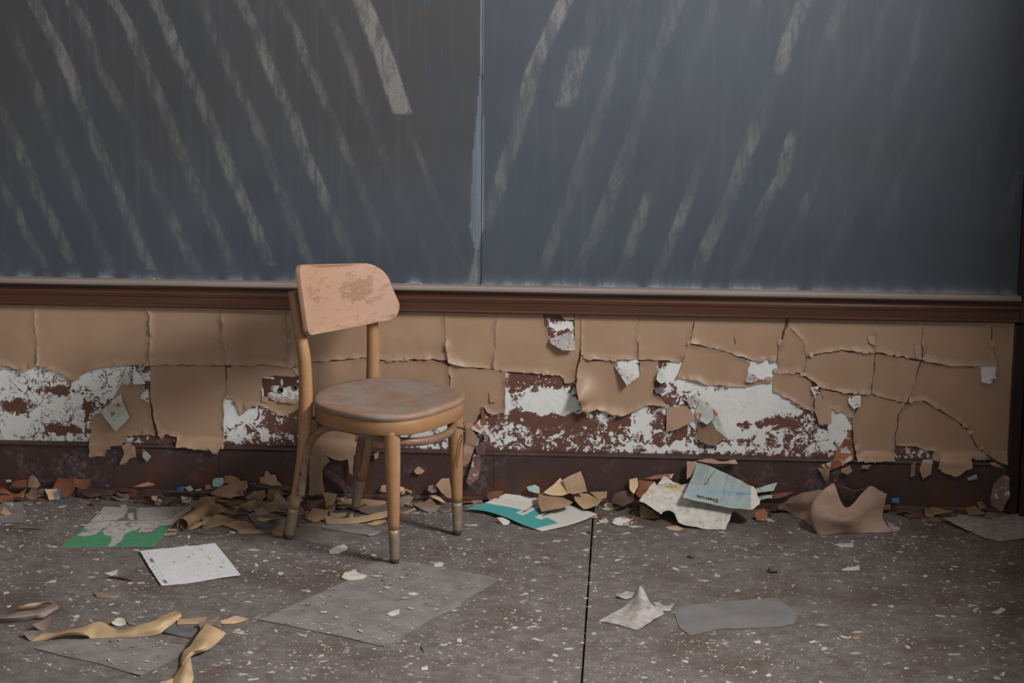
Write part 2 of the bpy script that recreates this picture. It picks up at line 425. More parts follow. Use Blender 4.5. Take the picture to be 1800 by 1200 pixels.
# chalk rail
ZR = .6795
prof = [(.0, ZR), (-.030, ZR), (-.037, ZR-.002), (-.041, ZR-.007), (-.041, ZR-.013), (-.037, ZR-.018), (-.031, ZR-.0205), (-.027, ZR-.021), (-.027, ZR-.0255), (-.023, ZR-.0265),
        (-.0205, ZR-.031), (-.0195, ZR-.038), (-.0215, ZR-.044), (-.026, ZR-.0475), (-.026, ZR-.051), (-.023, ZR-.0525), (-.023, ZR-.074), (-.026, ZR-.0755), (-.0265, ZR-.082), (-.024, ZR-.086), (-.016, ZR-.088), (0, ZR-.088)]
mi = [0, 0, 0, 0, 0] + [1]*(len(prof)-6) + [1]
XE = 1.122
tag(extrude_profile('trim_1', prof, -2.6, XE+.012, ['rail_dusty', 'rail_wood'], mi, n=70), kind='structure')
# baseboard with a rounded cap
prof = [(0, .163), (-.017, .163), (-.0225, .1605), (-.024, .156), (-.022, .152), (-.020, .148), (-.020, .02), (-.022, .012), (-.022, 0), (0, 0)]
bb = []
for a_, b_ in ((-2.6, wp(386, 800)[0]), (wp(386, 800)[0]+.0012, wp(868, 800)[0]), (wp(868, 800)[0]+.0012, XE+.02)):
    bb.append((a_, b_))
o = tag(extrude_profile('baseboard_back', prof, bb[0][0], bb[0][1], 'baseboard_paint', [0]*12), kind='structure')
for a_, b_ in bb[1:]:
    extrude_profile('baseboard_length', prof, a_, b_, 'baseboard_paint', [0]*12, o)
# dark corner casing at the right edge
cs = boxes('trim_2', [(XE+.004, XE+.036, -.034, .0, ZR-.005, 3.3), (XE+.036, XR, -.062, .0, 0, 3.3)], 'dark_wood', bev=.003); tag(cs, kind='structure')
boxes('casing_strip', [(XE+.0, XE+.034, -.040, .0, 0, ZR-.09)], 'dark_wood', cs, bev=.003)

# ------------------------------------------------------------------ blackboard
def lerp_path(path, py):
    ys = [p[1] for p in path]; xs = [p[0] for p in path]
    return np.interp(py, ys, xs, left=np.nan, right=np.nan)
def inten(seq, py):
    return np.interp(py, [s[0] for s in seq], [s[1] for s in seq])
LS = [  # (path in photo measurement /2 , width, brightness along y)
 ([(10,0),(20,60),(60,170),(110,290),(160,420),(200,520),(250,640),(300,760),(385,960)],40,[(0,.05),(90,.2),(200,.55),(300,.5),(500,.35),(700,.45),(960,.35)]),
 ([(112,0),(150,80),(210,190),(250,290),(280,380),(320,480),(370,590),(420,700),(460,800),(525,950)],42,[(0,.75),(300,.8),(400,.5),(600,.6),(800,.8),(950,.6)]),
 ([(238,0),(290,90),(330,220),(380,300),(430,400),(480,520),(510,600),(550,680),(590,760),(640,860),(685,955)],40,[(0,.7),(200,.5),(300,.55),(450,.25),(540,.3),(600,.5),(700,.7),(760,.4),(800,.6),(950,.45)]),
 ([(390,0),(440,80),(490,200),(530,290),(570,380),(610,490),(650,590),(690,670),(730,760),(770,850),(820,955)],40,[(0,.7),(250,.75),(400,.4),(500,.5),(650,.5),(800,.5),(955,.4)]),
 ([(535,0),(580,90),(620,190),(670,290),(720,400),(770,510),(810,620),(850,710),(890,800),(945,935)],42,[(0,.7),(120,.85),(300,.6),(450,.55),(600,.7),(800,.75),(935,.5)]),
 ([(690,0),(740,100),(790,220),(840,330),(890,430),(930,540),(970,650),(1010,740),(1060,870),(1100,960)],38,[(0,.3),(150,.5),(250,.65),(400,.5),(600,.45),(700,.6),(960,.4)]),
 ([(838,0),(890,100),(930,210),(980,330),(1030,430),(1065,540),(1110,640),(1150,730),(1200,850),(1250,960)],40,[(0,.65),(120,.45),(260,.85),(420,.65),(560,.7),(620,.8),(740,.5),(960,.3)]),
 ([(975,0),(1030,100),(1070,210),(1120,320),(1170,430),(1210,540),(1250,620),(1300,760),(1350,870),(1390,960)],34,[(0,.35),(180,.65),(300,.65),(420,.35),(520,.5),(610,.3),(700,.35),(960,.2)]),
 ([(1125,0),(1180,110),(1230,230),(1270,350),(1310,470),(1350,570),(1400,690),(1450,800),(1530,960)],36,[(0,.5),(150,.35),(330,.6),(450,.45),(600,.25),(960,.25)]),
 ([(1262,0),(1310,110),(1350,220),(1400,370),(1412,405)],56,[(0,.9),(150,1.3),(330,1.3),(395,1.1),(406,.0)]),
 ([(1412,405),(1440,480),(1470,560),(1520,690),(1570,800),(1640,960)],30,[(405,.1),(500,.45),(600,.4),(960,.25)]),
 ([(-188,0),(-100,170),(-30,340),(30,450),(80,570),(130,690),(180,780),(250,930)],40,[(0,.6),(340,.4),(450,.5),(550,.7),(700,.55),(930,.5)]),
 ([(-318,0),(-220,190),(-110,430),(-10,640),(50,740),(90,830),(150,940)],38,[(0,.5),(300,.6),(640,.4),(760,.7),(940,.35)]),
 ([(-468,0),(-370,190),(-260,430),(-160,640),(-40,840),(35,960)],38,[(0,.6),(300,.6),(600,.5),(840,.4),(960,.3)]),
 ([(-618,0),(-520,190),(-410,430),(-310,640),(-115,960)],38,[(0,.5),(400,.6),(960,.4)])]
RS = [
 ([(355,0),(300,120),(250,230),(225,330),(200,420),(170,510),(145,590),(110,690),(100,730)][::1],44,[(0,1.15),(300,1.15),(370,.6),(500,.7),(600,.75),(730,.3)]),
 ([(470,0),(430,100),(400,170),(370,260),(350,345)],52,[(0,.35),(140,.4),(165,.9),(330,1.0),(346,.2)]),
 ([(350,345),(300,470),(240,600),(170,780),(130,890)],40,[(345,.1),(500,.2),(890,.25)]),
 ([(580,0),(540,130),(490,260),(450,400),(400,530),(360,650),(310,780),(270,890)],40,[(0,.4),(260,.5),(400,.55),(650,.4),(800,.6),(890,.3)]),
 ([(712,0),(660,140),(620,260),(590,380),(540,510),(490,640),(440,760),(380,890)],42,[(0,.55),(140,.55),(260,.4),(400,.55),(560,.6),(760,.5),(890,.25)]),
 ([(830,0),(790,120),(750,250),(690,440),(610,640),(570,760),(525,890)],38,[(0,.4),(250,.3),(440,.1),(600,.3),(640,.8),(800,.6),(890,.3)]),
 ([(960,0),(930,120),(800,480),(740,640),(700,740),(640,890)],36,[(0,.5),(200,.15),(450,.2),(600,.55),(700,1.),(800,.6),(890,.4)]),
 ([(1112,0),(1060,130),(1030,225),(990,320),(930,480),(890,600),(820,740),(760,890)],44,[(0,.6),(120,.8),(215,.9),(240,.3),(330,.35),(480,.8),(560,.7),(640,.3),(760,.8),(890,.3)]),
 ([(1235,0),(1190,120),(1070,450),(1040,560),(970,680),(890,890)],40,[(0,.4),(100,.6),(160,.3),(400,.15),(450,.9),(590,.9),(640,.5),(760,.45),(890,.35)]),
 ([(1390,0),(1350,80),(1280,250),(1140,600),(1090,700),(1000,890)],36,[(0,.55),(80,.5),(250,.3),(560,.2),(620,.65),(720,.3),(890,.3)]),
 ([(1500,0),(1430,240),(1390,340),(1340,470),(1230,740),(1150,890)],38,[(0,.3),(240,.45),(400,.3),(600,.2),(740,.4),(890,.25)]),
 ([(1640,0),(1460,460),(1390,640),(1280,890)],36,[(0,.2),(480,.35),(650,.35),(890,.2)]),
 ([(1760,250),(1700,420),(1600,640),(1500,890)],40,[(250,.15),(500,.3),(890,.12)]),
 ([(1800,540),(1775,600),(1735,735)],36,[(540,.6),(600,.6),(735,.4)])]
bx_seam = float(wp(847, 300)[0])
zlo, zhi = ZR-.012, 1.62
xs = np.concatenate([np.arange(-2.25, XE+.005, .0042)]); zs = np.arange(zlo, zhi, .0045)
board = empty('blackboard', (0, 0, 1.2))
tag(board, 'dark slate classroom blackboard with faded diagonal chevron streaks above the chalk rail', 'blackboard')
def to_px(x, z, y=-.012):
    d = np.stack([x-CPOS[0], np.full_like(x, y)-CPOS[1], z-CPOS[2]], -1)
    w = d @ FWD
    return 900+FPX*(d @ RGT)/w, 600-FPX*(d @ UPV)/w
def slate(x0, x1, name):
    xx = np.arange(x0, x1, .0044); xx[-1] = x1
    if xx[0] < -2.2: pass
    X, Z = np.meshgrid(xx, np.append(zs, [1.70, 1.9]))
    Y = np.full_like(X, -.012)
    pxl, pyl = to_px(X.ravel(), Z.ravel())
    st = np.zeros(len(pxl))
    wob = np.array([nz(a*.02, b_*.05, 2)*5+nz(a*.07, b_*.11, 5)*3 for a, b_ in zip(pxl, pyl)])
    for side, lst in ((0, LS), (1, RS)):
        for path, wid, seq in lst:
            pth = sorted([((p[0]/2, p[1]/2) if side == 0 else (800+p[0]/1.8, p[1]/1.8)) for p in path], key=lambda q: q[1])
            dv = 2. if side == 0 else 1.8
            # carry streaks that leave the top of the frame on upwards
            if path[0][1] == 0:
                (x0_, y0_), (x1_, y1_) = pth[0], pth[1]; sl = (x1_-x0_)/(y1_-y0_)
                pth = [(x0_-sl*140, y0_-140)] + pth
            cx = lerp_path(pth, pyl); w = wid/dv/2*1.5
            iv = inten([(s[0]/dv, s[1]) for s in seq], pyl)*(1 if side == 0 else .75)
            d = (pxl-cx)
            if side == 1: d = -d
            # one edge is crisp, the other ragged with runs
            lo_ = np.clip((d+w+wob*.5-3)/9., 0, 1); hi_ = np.clip((w-d+wob*.15)/1.8, 0, 1)
            val = np.nan_to_num(lo_*hi_*iv)
            st = np.maximum(st, val)
            edge = np.nan_to_num(np.exp(-((d-w-2)/1.3)**2)*.28)
            st = np.maximum(st, edge*np.minimum(1, iv*1.5)*np.nan_to_num(np.ones_like(cx)))
    # chalk left along the rail and around the joint
    ch = np.exp(-np.maximum(0, Z.ravel()-zlo-.012)/.010)*np.clip(.35+np.array([nz(a*.035, 0, 4) for a in pxl])*1.5+np.where(pxl > 846, .35, 0), 0, 1.)
    s0 = np.abs(pxl-(848.5-pyl*.006))
    ch = np.maximum(ch, np.where((pyl < 130) & (s0 < 2.2), .8, 0))
    hw = np.interp(pyl, [100, 130, 200, 260, 320, 400, 440], [1, 2, 6, 10, 11, 12, 2])
    off = np.interp(pyl, [100, 200, 440], [0, -2, -9])
    ch = np.maximum(ch, np.where((pyl > 100) & (np.abs(pxl-(846+off)) < hw), .36, 0))
    pale = np.clip(1-np.abs(pxl-np.interp(pyl, [390, 500], [846, 832]))/np.interp(pyl, [390, 500], [2, 14]), 0, 1)*np.where(pyl > 390, 1, 0)*np.where(pxl < 847, 1, 0)
    st = np.maximum(st, np.minimum(1, pale*1.6))
    warm = np.clip((1-np.clip((pyl-120)/330, 0, 1))*np.where(pxl < 849, 1, .2)+np.array([nz(a*.004, b_*.006, 8) for a, b_ in zip(pxl, pyl)])*.5, 0, 1)
    V = np.stack([X.ravel(), Y.ravel(), Z.ravel()], 1); V[:, 2] -= 1.2
    nxx = len(xx); nzz = X.shape[0]
    idx = np.arange(nxx*nzz).reshape(nzz, nxx)
    F = np.stack([idx[:-1, :-1], idx[:-1, 1:], idx[1:, 1:], idx[1:, :-1]], -1).reshape(-1, 4).tolist()
    # border back to the wall so the slab has thickness
    ring = list(idx[0]) + list(idx[1:, -1]) + list(idx[-1, -2::-1]) + list(idx[-2:0:-1, 0])
    n0 = len(V); VB = V[ring].copy(); VB[:, 1] = -.0005
    V = np.concatenate([V, V[ring], VB]); m_ = len(ring)
    for i in range(m_):
        j = (i+1) % m_; F.append([n0+i, n0+m_+i, n0+m_+j, n0+j])
    me = bpy.data.meshes.new(name); me.from_pydata(V.tolist(), [], F); me.update()
    ext = lambda a_: np.concatenate([a_, a_[ring], a_[ring]])
    attr(me, 'streak', ext(st)); attr(me, 'chalk', ext(ch)); attr(me, 'warm', ext(warm))
    return link(name, me, 'slate', board, smooth=False)
slate(-2.25, bx_seam-.0011, 'slate_panel'); slate(bx_seam+.0011, XE+.003, 'slate_panel')
# blue paint drips at the top of the board
def drop(px, py0, py1, r):
    a, c = wp(px, py0, -.0125), wp(px, py1, -.0125); bm = bmesh.new()
    nseg = 6; ring = []
    for k in range(nseg+1):
        t = k/nseg; p = a+(c-a)*t; rr = r*(1-.5*t) if k < nseg else r*.15
        ring.append([bm.verts.new((p[0]+rr*math.cos(q)+nz(p[2]*60, px)*.0006, p[1]-abs(rr*math.sin(q))*.4, p[2]-1.2)) for q in np.linspace(0, math.pi, 6)])
    for k in range(nseg):
        for q in range(5): bm.faces.new((ring[k][q], ring[k][q+1], ring[k+1][q+1], ring[k+1][q]))
    me = bpy.data.meshes.new('blue_drip'); bm.to_mesh(me); bm.free(); link('blue_drip', me, 'blue_chip', board)
for a_ in ((742, -8, 3, .002), (746, -9, 6, .0016), (750, -9, 2, .0028), (754, -9, 7, .0016), (755, 112, 136, .0008), (777, 85, 95, .0008)): drop(*a_)

# ------------------------------------------------------------------ peeling paint on the wall
def wall_sheet(poly, base=.0025, mat='tan_paint', back='flap_back', lift=None, sp=.0095, name='paint_sheet', amp=2.4, flap=False, gap=.35, t=.0014, y0=0.0):
    """poly: (px,py[,lift mm]) on the wall; edges lift off the wall and curl"""
    c = np.array([(p[0], p[1]) for p in poly])
    rr = rnd(c.mean(0)[0], c.mean(0)[1])
    pts = []
    ymax = c[:, 1].max(); ymin = c[:, 1].min()
    for p in poly:
        if len(p) > 2: L = p[2]
        elif flap: L = 3
        else:
            L = rr.uniform(1.0, 3.2)
            if p[1] > ymin+.55*(ymax-ymin): L += rr.uniform(.5, 3.5)
        pts.append((p[0], p[1], L))
    J = jag(pts, amp)
    # step the outline in a little so that the crack stays open
    A = np.array([(p[0], p[1]) for p in J]); n = len(A)
    ar = .5*np.sum(A[:, 0]*np.roll(A[:, 1], -1)-np.roll(A[:, 0], -1)*A[:, 1])
    tg = np.roll(A, -1, 0)-np.roll(A, 1, 0); nn = np.stack([-tg[:, 1], tg[:, 0]], 1); nn /= np.linalg.norm(nn, axis=1)[:, None]+1e-9
    if ar < 0: nn = -nn
    A = A+nn*gap
    L = np.array([p[2]*(1 if flap else max(.15, 1+1.5*nz(p[0]*.09, p[1]*.09, 4)+.8*nz(p[0]*.25, p[1]*.25, 9))) for p in J])/1000.
    W3 = np.array([wp(a_[0], a_[1], y0) for a_ in A]); P2 = W3[:, [0, 2]]
    v2, T = tri(P2.tolist(), sp)
    D = np.sqrt(((v2[:, None]-P2[None])**2).sum(2))
    if flap:
        wgt = 1/(D+.004)**2; y = (wgt*L[None]).sum(1)/wgt.sum(1)
    else:
        rad = np.maximum(.0065, L*1.6+.002)
        prof_ = L[None]*np.clip(1-D/rad[None], 0, 1)**2
        y = prof_.max(1)
    y = y+base+np.array([nz(a_*9, b_*9, base*900)*.0016+nz(a_*32, b_*32, 3)*.0007 for a_, b_ in v2])
    over = np.clip((.186-v2[:, 1])/.022, 0, 1); over = over*over*(3-2*over)
    y = np.maximum(y, over*(.0262+base*.6+.002*np.array([nz(a_*30, b_*30, 5) for a_, b_ in v2]))+ (np.minimum(y, .012)*.5*over))
    v = np.stack([v2[:, 0], y0-np.maximum(y, .0012+t), v2[:, 1]], 1)
    Vs, F, MI, _ = shell(v, T, t, (0, -1, 0))
    me = mesh(name, Vs, F, MI)
    return link(name, me, [mat, back], wl)
def T(x): return 522+.0183*x
SHEETS = [
 [(-150,T(-150)),(58,T(58)),(62,585),(66,620),(64,640),(50,650,7),(34,650,10),(24,647,9),(8,641),(-150,636)],
 [(58,T(58)),(259,T(259)),(265,590),(262,625),(264,641),(225,641,6),(190,643,6),(160,650),(140,662),(127,669),(115,659),(100,651,5),(80,646,5),(64,640,7),(66,620),(62,585)],
 [(259,T(259)),(389,T(389)),(391,590),(396,641),(340,641),(300,640),(264,641,6),(262,625,5),(265,590)],
 [(264,642),(300,641),(340,642),(396,642),(400,690),(394,702),(393,778),(385,794,7),(370,784,7),(350,785,6),(330,781,7),(312,782,7),(312,766),(290,763),(280,765),(272,740),(268,712),(266,700)],
 [(160,797,8),(162,735),(178,722),(200,700),(213,676),(245,672),(262,688),(265,705),(268,740),(273,765),(262,762),(240,764),(225,765),(219,776,8),(195,780,8),(188,796,9),(172,797,9)],
 [(389,T(389)),(503,T(503)),(505,600),(508,630),(514,645),(470,640),(430,642),(396,641),(391,590)],
 [(398,645),(430,643),(470,641),(514,646),(526,655),(526,661,1),(462,661,1),(460,704,1),(526,706,1),(524,718),(500,731),(478,722),(462,714),(455,712),(440,713),(428,727),(423,729),(418,712),(408,701),(396,699),(400,690)],
 [(503,T(503)),(663,T(663)),(661,590),(663,632),(640,628),(600,632),(545,636),(514,645),(508,630),(505,600)],
 [(514,646),(545,637),(600,633),(640,629),(663,633),(664,680),(680,700),(690,742),(660,745),(640,752),(630,775),(624,800),(623,830,10),(616,826,10),(614,802,8),(605,804,7),(590,803,7),(575,795),(550,794),(545,745),(528,720),(526,662)],
 [(663,T(663)),(783,T(783)),(782,590),(787,632),(760,630,5),(720,631,6),(690,633,6),(663,632),(661,590)],
 [(664,634),(690,634),(720,633),(760,632),(787,640),(790,672),(790,735),(770,742),(740,748),(715,745),(692,742),(681,700),(665,680)],
 [(783,T(783)),(876,T(876)),(872,600),(868,648),(837,645,6),(800,641,9),(788,636,14),(784,612,9),(782,590)],
 [(789,640),(800,642),(837,647),(868,650),(889,653),(888,726,5),(868,728,6),(856,724,5),(848,714),(838,738),(820,756,8),(833,765,7),(822,790,9),(818,815,10),(800,800,8),(795,740)],
 [(876,T(876)),(955,T(955)),(957,572),(968,592),(985,606),(1003,610),(1010,592),(1009,562),(1011,T(1011)),(1022,T(1022)),(1021,600),(1014,640),(1010,670,6),(998,674,6),(984,659,6),(940,655,6),(889,652,5),(868,649),(872,600)],
 [(1022,T(1022)),(1123,T(1123)),(1121,630),(1085,631,6),(1060,632,6),(1033,632,7),(1021,622),(1021,600)],
 [(1021,624),(1033,634),(1060,634),(1083,634),(1090,650),(1102,671),(1125,660),(1124,634),(1158,634),(1155,655),(1150,672),(1148,690),(1162,700),(1176,714),(1140,711,5),(1115,722,7),(1096,729,9),(1080,727,9),(1050,717,14),(1027,721,30),(1020,700,26),(1014,680,16),(1014,655,5)],
 [(1123,T(1123)),(1223,T(1223)),(1213,600),(1203,625),(1197,636),(1160,632),(1121,631)],
 [(1223,T(1223)),(1385,T(1385)),(1372,600),(1365,633),(1320,632,6),(1285,620,5),(1255,611,4),(1213,602,7)],
 [(1212,604),(1255,613),(1285,622),(1318,635),(1316,655),(1311,668,8),(1335,665),(1345,668),(1357,665),(1357,672),(1335,675),(1305,679),(1275,677),(1240,675),(1224,667,8),(1190,664,8),(1198,640),(1204,625)],
 [(1385,572),(1412,598),(1417,622),(1414,655),(1362,656),(1368,640),(1366,634,6),(1373,600,8)],
 [(1385,T(1385)),(1541,T(1541)),(1538,618),(1512,618,6),(1479,613,7),(1450,618),(1418,627),(1417,620),(1412,598),(1385,572)],
 [(1418,629),(1450,620),(1479,615),(1512,620),(1538,620),(1531,691),(1506,691,5),(1479,688,5),(1440,679,6),(1425,667),(1405,655),(1415,654)],
 [(1360,658),(1404,657),(1424,669),(1431,692),(1429,724),(1413,716),(1398,707),(1380,697),(1359,688)],
 [(1440,683),(1479,691),(1510,696),(1506,715),(1498,732),(1491,733,6),(1479,723),(1458,717),(1448,700)],
 [(1512,696),(1532,693),(1560,702),(1590,710),(1578,728),(1572,772),(1572,806,10),(1540,806,10),(1506,808,12),(1501,780,8),(1498,734,6),(1507,715)],
 [(1541,T(1541)),(1622,T(1622)),(1620,632),(1581,625),(1539,619),(1538,600)],
 [(1539,622),(1581,628),(1618,634),(1602,690),(1592,707),(1560,700,6),(1532,690)],
 [(1622,T(1622)),(1741,T(1741)),(1743,600),(1752,641),(1700,642,8),(1650,638,8),(1620,631,9)],
 [(1741,T(1741)),(1786,T(1786)),(1784,640),(1780,780),(1778,815),(1760,810),(1745,803),(1718,784),(1700,752,6),(1668,729,5),(1622,702),(1594,706),(1602,690),(1619,634),(1650,640),(1700,644),(1724,646),(1726,668),(1746,668),(1751,644),(1744,600)],
 [(1592,710),(1622,704),(1667,730),(1698,753),(1716,785),(1740,803),(1706,803),(1707,815,8),(1695,822,9),(1680,833,11),(1659,827,10),(1647,818,9),(1650,803,7),(1641,791,5),(1620,788),(1608,783),(1575,782),(1573,770),(1580,728)],
]
rb = random.Random(5)
for sh in SHEETS: wall_sheet(sh, rb.uniform(.0012, .0042))
FLAPS = [
 ([(178,724,8),(186,712,10),(214,690,4),(218,705,14),(231,729,28),(208,753,36)],'flap_back'),
 ([(217,670,10),(222,645,4),(228,641,2),(232,668,16),(226,675,20)],'flap_back'),
 ([(236,641,3),(258,672,14),(236,673,18),(234,655,8)],'flap_white'),
 ([(250,690,6),(262,682,3),(263,706,12),(248,698,12)],'flap_white'),
 ([(966,594,4),(985,588,2),(1008,580,4),(1012,611,26),(990,612,30),(968,600,18)],'flap_grey'),
 ([(1080,641,5),(1096,648,3),(1122,662,5),(1102,674,34)],'flap_grey'),
 ([(1155,655,12),(1163,645,3),(1168,655,4),(1173,668,6),(1162,671,22),(1154,664,22)],'pale_green'),
 ([(1150,680,9),(1165,678,4),(1167,689,12),(1153,689,15)],'grey_chip'),
 ([(1172,715,3),(1210,712,3),(1222,735,8),(1205,745,14),(1188,752,16),(1171,757,10)],'tan_paint'),
 ([(1222,722,4),(1230,700,3),(1245,705,6),(1262,725,20),(1242,742,28),(1224,732,14)],'flap_back'),
 ([(1225,742,4),(1240,738,4),(1275,765,16),(1262,775,20),(1240,777,20),(1226,765,12)],'umber_chip'),
 ([(1250,735,8),(1262,725,8),(1268,745,8),(1275,765,12),(1258,752,14)],'pale_green'),
 ([(1205,702,6),(1222,690,3),(1226,705,10),(1215,714,16)],'flap_grey'),
 ([(1310,664,4),(1320,655,3),(1335,664,10),(1322,671,14),(1311,669,14)],'flap_grey'),
 ([(1432,698,4),(1440,690,4),(1461,719,10),(1461,740,18),(1440,744,20),(1432,722,10)],'tan_paint'),
 ([(1424,680,6),(1440,676,6),(1436,688,14),(1430,692,16)],'flap_white'),
 ([(1490,697,2),(1513,694,2),(1512,712,14),(1500,716,16),(1491,706,8)],'flap_white'),
 ([(1723,664,12),(1751,653,4),(1752,662,10),(1738,672,22),(1726,670,20)],'flap_white'),
 ([(1440,812,8),(1461,806,5),(1494,755,4),(1500,800,10),(1482,812,16),(1455,822,18)],'rust_blotch'),
 ([(1436,816,20),(1457,820,20),(1455,835,26),(1450,841,28)],'kraft_chip'),
 ([(1620,803,6),(1638,803,6),(1635,827,26),(1620,836,30),(1614,821,26)],'tan_paint'),
 ([(1600,812,20),(1608,805,16),(1606,830,26),(1598,833,28)],'kraft_chip'),
 ([(1478,818,20),(1492,812,18),(1497,822,24),(1488,829,26),(1477,824,26)],'tan_paint'),
 ([(1515,812,22),(1530,811,22),(1524,819,24),(1512,818,24)],'kraft_chip'),
 ([(217,778,14),(232,770,8),(236,795,26),(226,808,32),(214,812,32),(222,792,28)],'tan_paint'),
 ([(228,772,8),(241,780,16),(243,797,28),(234,800,28)],'tan_chip'),
 ([(254,783,8),(263,790,16),(270,797,26),(262,806,30),(254,798,26)],'flap_grey'),
 (K(820,690,7.5,[(190,190,3),(212,200,3),(272,410,10),(200,412,14)]),'rust_chip'),
 (K(820,690,7.5,[(60,450,18),(180,340,4),(285,420,5),(200,522,20)]),'flap_back'),
 (K(820,690,7.5,[(195,480,16),(330,462,4),(272,642,18)]),'plum_blotch'),
 (K(820,690,7.5,[(128,700,22),(200,620,12),(262,660,14),(250,780,26),(182,792,28),(140,745,26)]),'plum_chip'),
 (K(820,690,7.5,[(100,770,26),(190,790,26),(192,960,30),(170,1070,34),(60,1180,40),(8,1130,40),(60,960,34)]),'plum_blotch'),
 (K(820,690,7.5,[(-20,640,10),(110,690,22),(50,880,30),(0,920,32),(-30,800,28)]),'tan_paint'),
 (K(820,690,7.5,[(0,470,12),(60,440,12),(170,600,24),(110,670,24),(-10,660,14)]),'tan_chip'),
 (K(540,780,5.625,[(40,80,14),(190,70,12),(240,140,24),(190,180,26),(165,220,26),(165,320,26),(185,460,30),(30,475,30),(35,300,25)]),'tan_paint'),
 (K(540,780,5.625,[(170,200,24),(260,250,24),(370,340,26),(430,400,30),(440,450,34),(390,470,34),(350,390,28),(200,290,26)]),'plum_chip'),
 (K(540,780,5.625,[(670,70,18),(720,50,14),(710,110,26),(680,125,28)]),'tan_chip'),
 (K(540,780,5.625,[(1065,240,26),(1110,190,26),(1170,235,26),(1150,260,26),(1090,270,26)]),'light_chip'),
 ([(985,553,2),(1008,552,2),(1009,561,8),(992,560,10)],'tan_paint'),
 ([(157,534,3),(188,535,3),(189,538,5),(158,537,5)],'blue_chip'),
 ([(1640,795,6),(1652,800,8),(1648,806,12),(1638,803,12)],'tan_chip'),
 ([(1698,835,24),(1714,828,22),(1716,836,26),(1700,839,27)],'flap_grey'),
 ([(1745,806,10),(1765,818,22),(1748,815,24),(1736,808,20)],'tan_paint'),
 ([(860,690,2),(875,688,3),(872,705,9),(862,706,8)],'tan_paint'),
 ([(1036,606,1),(1040,607,1),(1038,612,5)],'tan_paint'),
 ([(1290,590,2),(1301,566,2),(1303,590,8),(1294,602,9)],'tan_paint'),
 ([(1606,608,2),(1618,604,2),(1620,630,10),(1610,629,8)],'tan_paint'),
 ([(1524,590,2),(1540,588,3),(1538,606,12),(1527,600,9)],'tan_paint'),
]
for pl, mt in FLAPS: wall_sheet(pl, .0015, mt, 'tan_chip' if mt in ('flap_back','flap_grey','flap_white','pale_green') else 'flap_back', name='paint_flap', flap=True, sp=.008, amp=1.2, gap=0)
# little curled flakes along the lower edges of the sheets
rl = random.Random(8)
for sh in SHEETS:
    ys_ = [p[1] for p in sh]; mid = min(ys_)+.5*(max(ys_)-min(ys_)); n = len(sh)
    for i in range(n):
        a_, b_ = sh[i], sh[(i+1) % n]
        if a_[1] < mid or b_[1] < mid or abs(b_[0]-a_[0]) < 6: continue
        L_ = math.hypot(b_[0]-a_[0], b_[1]-a_[1]); k = 0
        while k < L_-8:
            if rl.random() < .42:
                w_ = rl.uniform(7, 15); t_ = (k+w_/2)/L_; x_ = a_[0]+(b_[0]-a_[0])*t_; y_ = a_[1]+(b_[1]-a_[1])*t_; h_ = rl.uniform(4, 9); lf_ = rl.uniform(5, 11)
                wall_sheet([(x_-w_/2, y_-h_, 2.5), (x_, y_-h_*1.3, 2), (x_+w_/2, y_-h_, 2.5), (x_+w_*.45, y_+rl.uniform(-1, 2), lf_), (x_, y_+rl.uniform(0, 3), lf_*1.1), (x_-w_*.45, y_+rl.uniform(-1, 2), lf_*.8)], .002, 'tan_paint', 'flap_back', name='paint_flap', flap=True, sp=.006, amp=.8, gap=0)
            k += rl.uniform(9, 24)
# a horizontal fold line of raised paint where a sheet buckled over the board joint of the wall
# ------------------------------------------------------------------ empty outlet opening in the wall
q = [wp(461, 661), wp(528, 661), wp(528, 706), wp(461, 706)]
x0, x1, z0, z1 = q[0][0], q[1][0], q[3][2], q[0][2]
outl = empty('outlet_opening', (x0, 0, z0)); tag(outl, 'empty rectangular outlet opening in the wall with crumbling white plaster and pipe ends', 'outlet')
boxes('back_plate', [(0, x1-x0, -.0022, -.0004, 0, z1-z0)], 'brown_undercoat', outl)
def lump(name, cx, cz, rx, rz, d, mat, parent, seed=0, n=14, y=-.002):
    V, F = [], []
    rings = 6
    for r_ in range(rings+1):
        f_ = r_/rings
        for k in range(n):
            a_ = 2*math.pi*k/n; w = 1+.28*nz(math.cos(a_)*1.7+seed, math.sin(a_)*1.7, seed)
            V.append((cx+rx*f_*w*math.cos(a_), y-d*(1-f_*f_)-d*.35*nz(f_*4+seed, a_*1.3, seed*2), cz+rz*f_*w*math.sin(a_)))
    for r_ in range(rings):
        for k in range(n):
            k2 = (k+1) % n; F.append((r_*n+k, r_*n+k2, (r_+1)*n+k2, (r_+1)*n+k))
    return link(name, mesh(name, V, F), mat, parent)
sxm = (x1-x0)/67; szm = (z1-z0)/45
def oc(px, py): return (px-461)*sxm, (706-py)*szm
for i, (px, py, rx, ry, d) in enumerate([(500,694,27,13,.006),(484,683,9,8,.007),(512,690,16,14,.006),(478,694,9,6,.005),(522,692,8,14,.006)]):
    a_, c_ = oc(px, py); lump('plaster_lump', a_, c_, rx*sxm, ry*szm, d, 'plaster_lump', outl, i*3.3)
def ring_tube(name, cx, cz, r, depth, mat, parent, y=-.01):
    V, F = [], []; n = 16
    for (rr, yy) in ((r, y+.006), (r, y), (r*.7, y-.0005), (r*.62, y+.003)):
        for k in range(n): a_ = 2*math.pi*k/n; V.append((cx+rr*math.cos(a_), yy, cz+rr*math.sin(a_)))
    for s in range(3):
        for k in range(n): k2 = (k+1) % n; F.append((s*n+k, s*n+k2, (s+1)*n+k2, (s+1)*n+k))
    F2 = [tuple(range(3*n, 4*n))]
    return link(name, mesh(name, V, F+F2, [0]*len(F)+[1]), [mat, 'dark_hole'], parent)
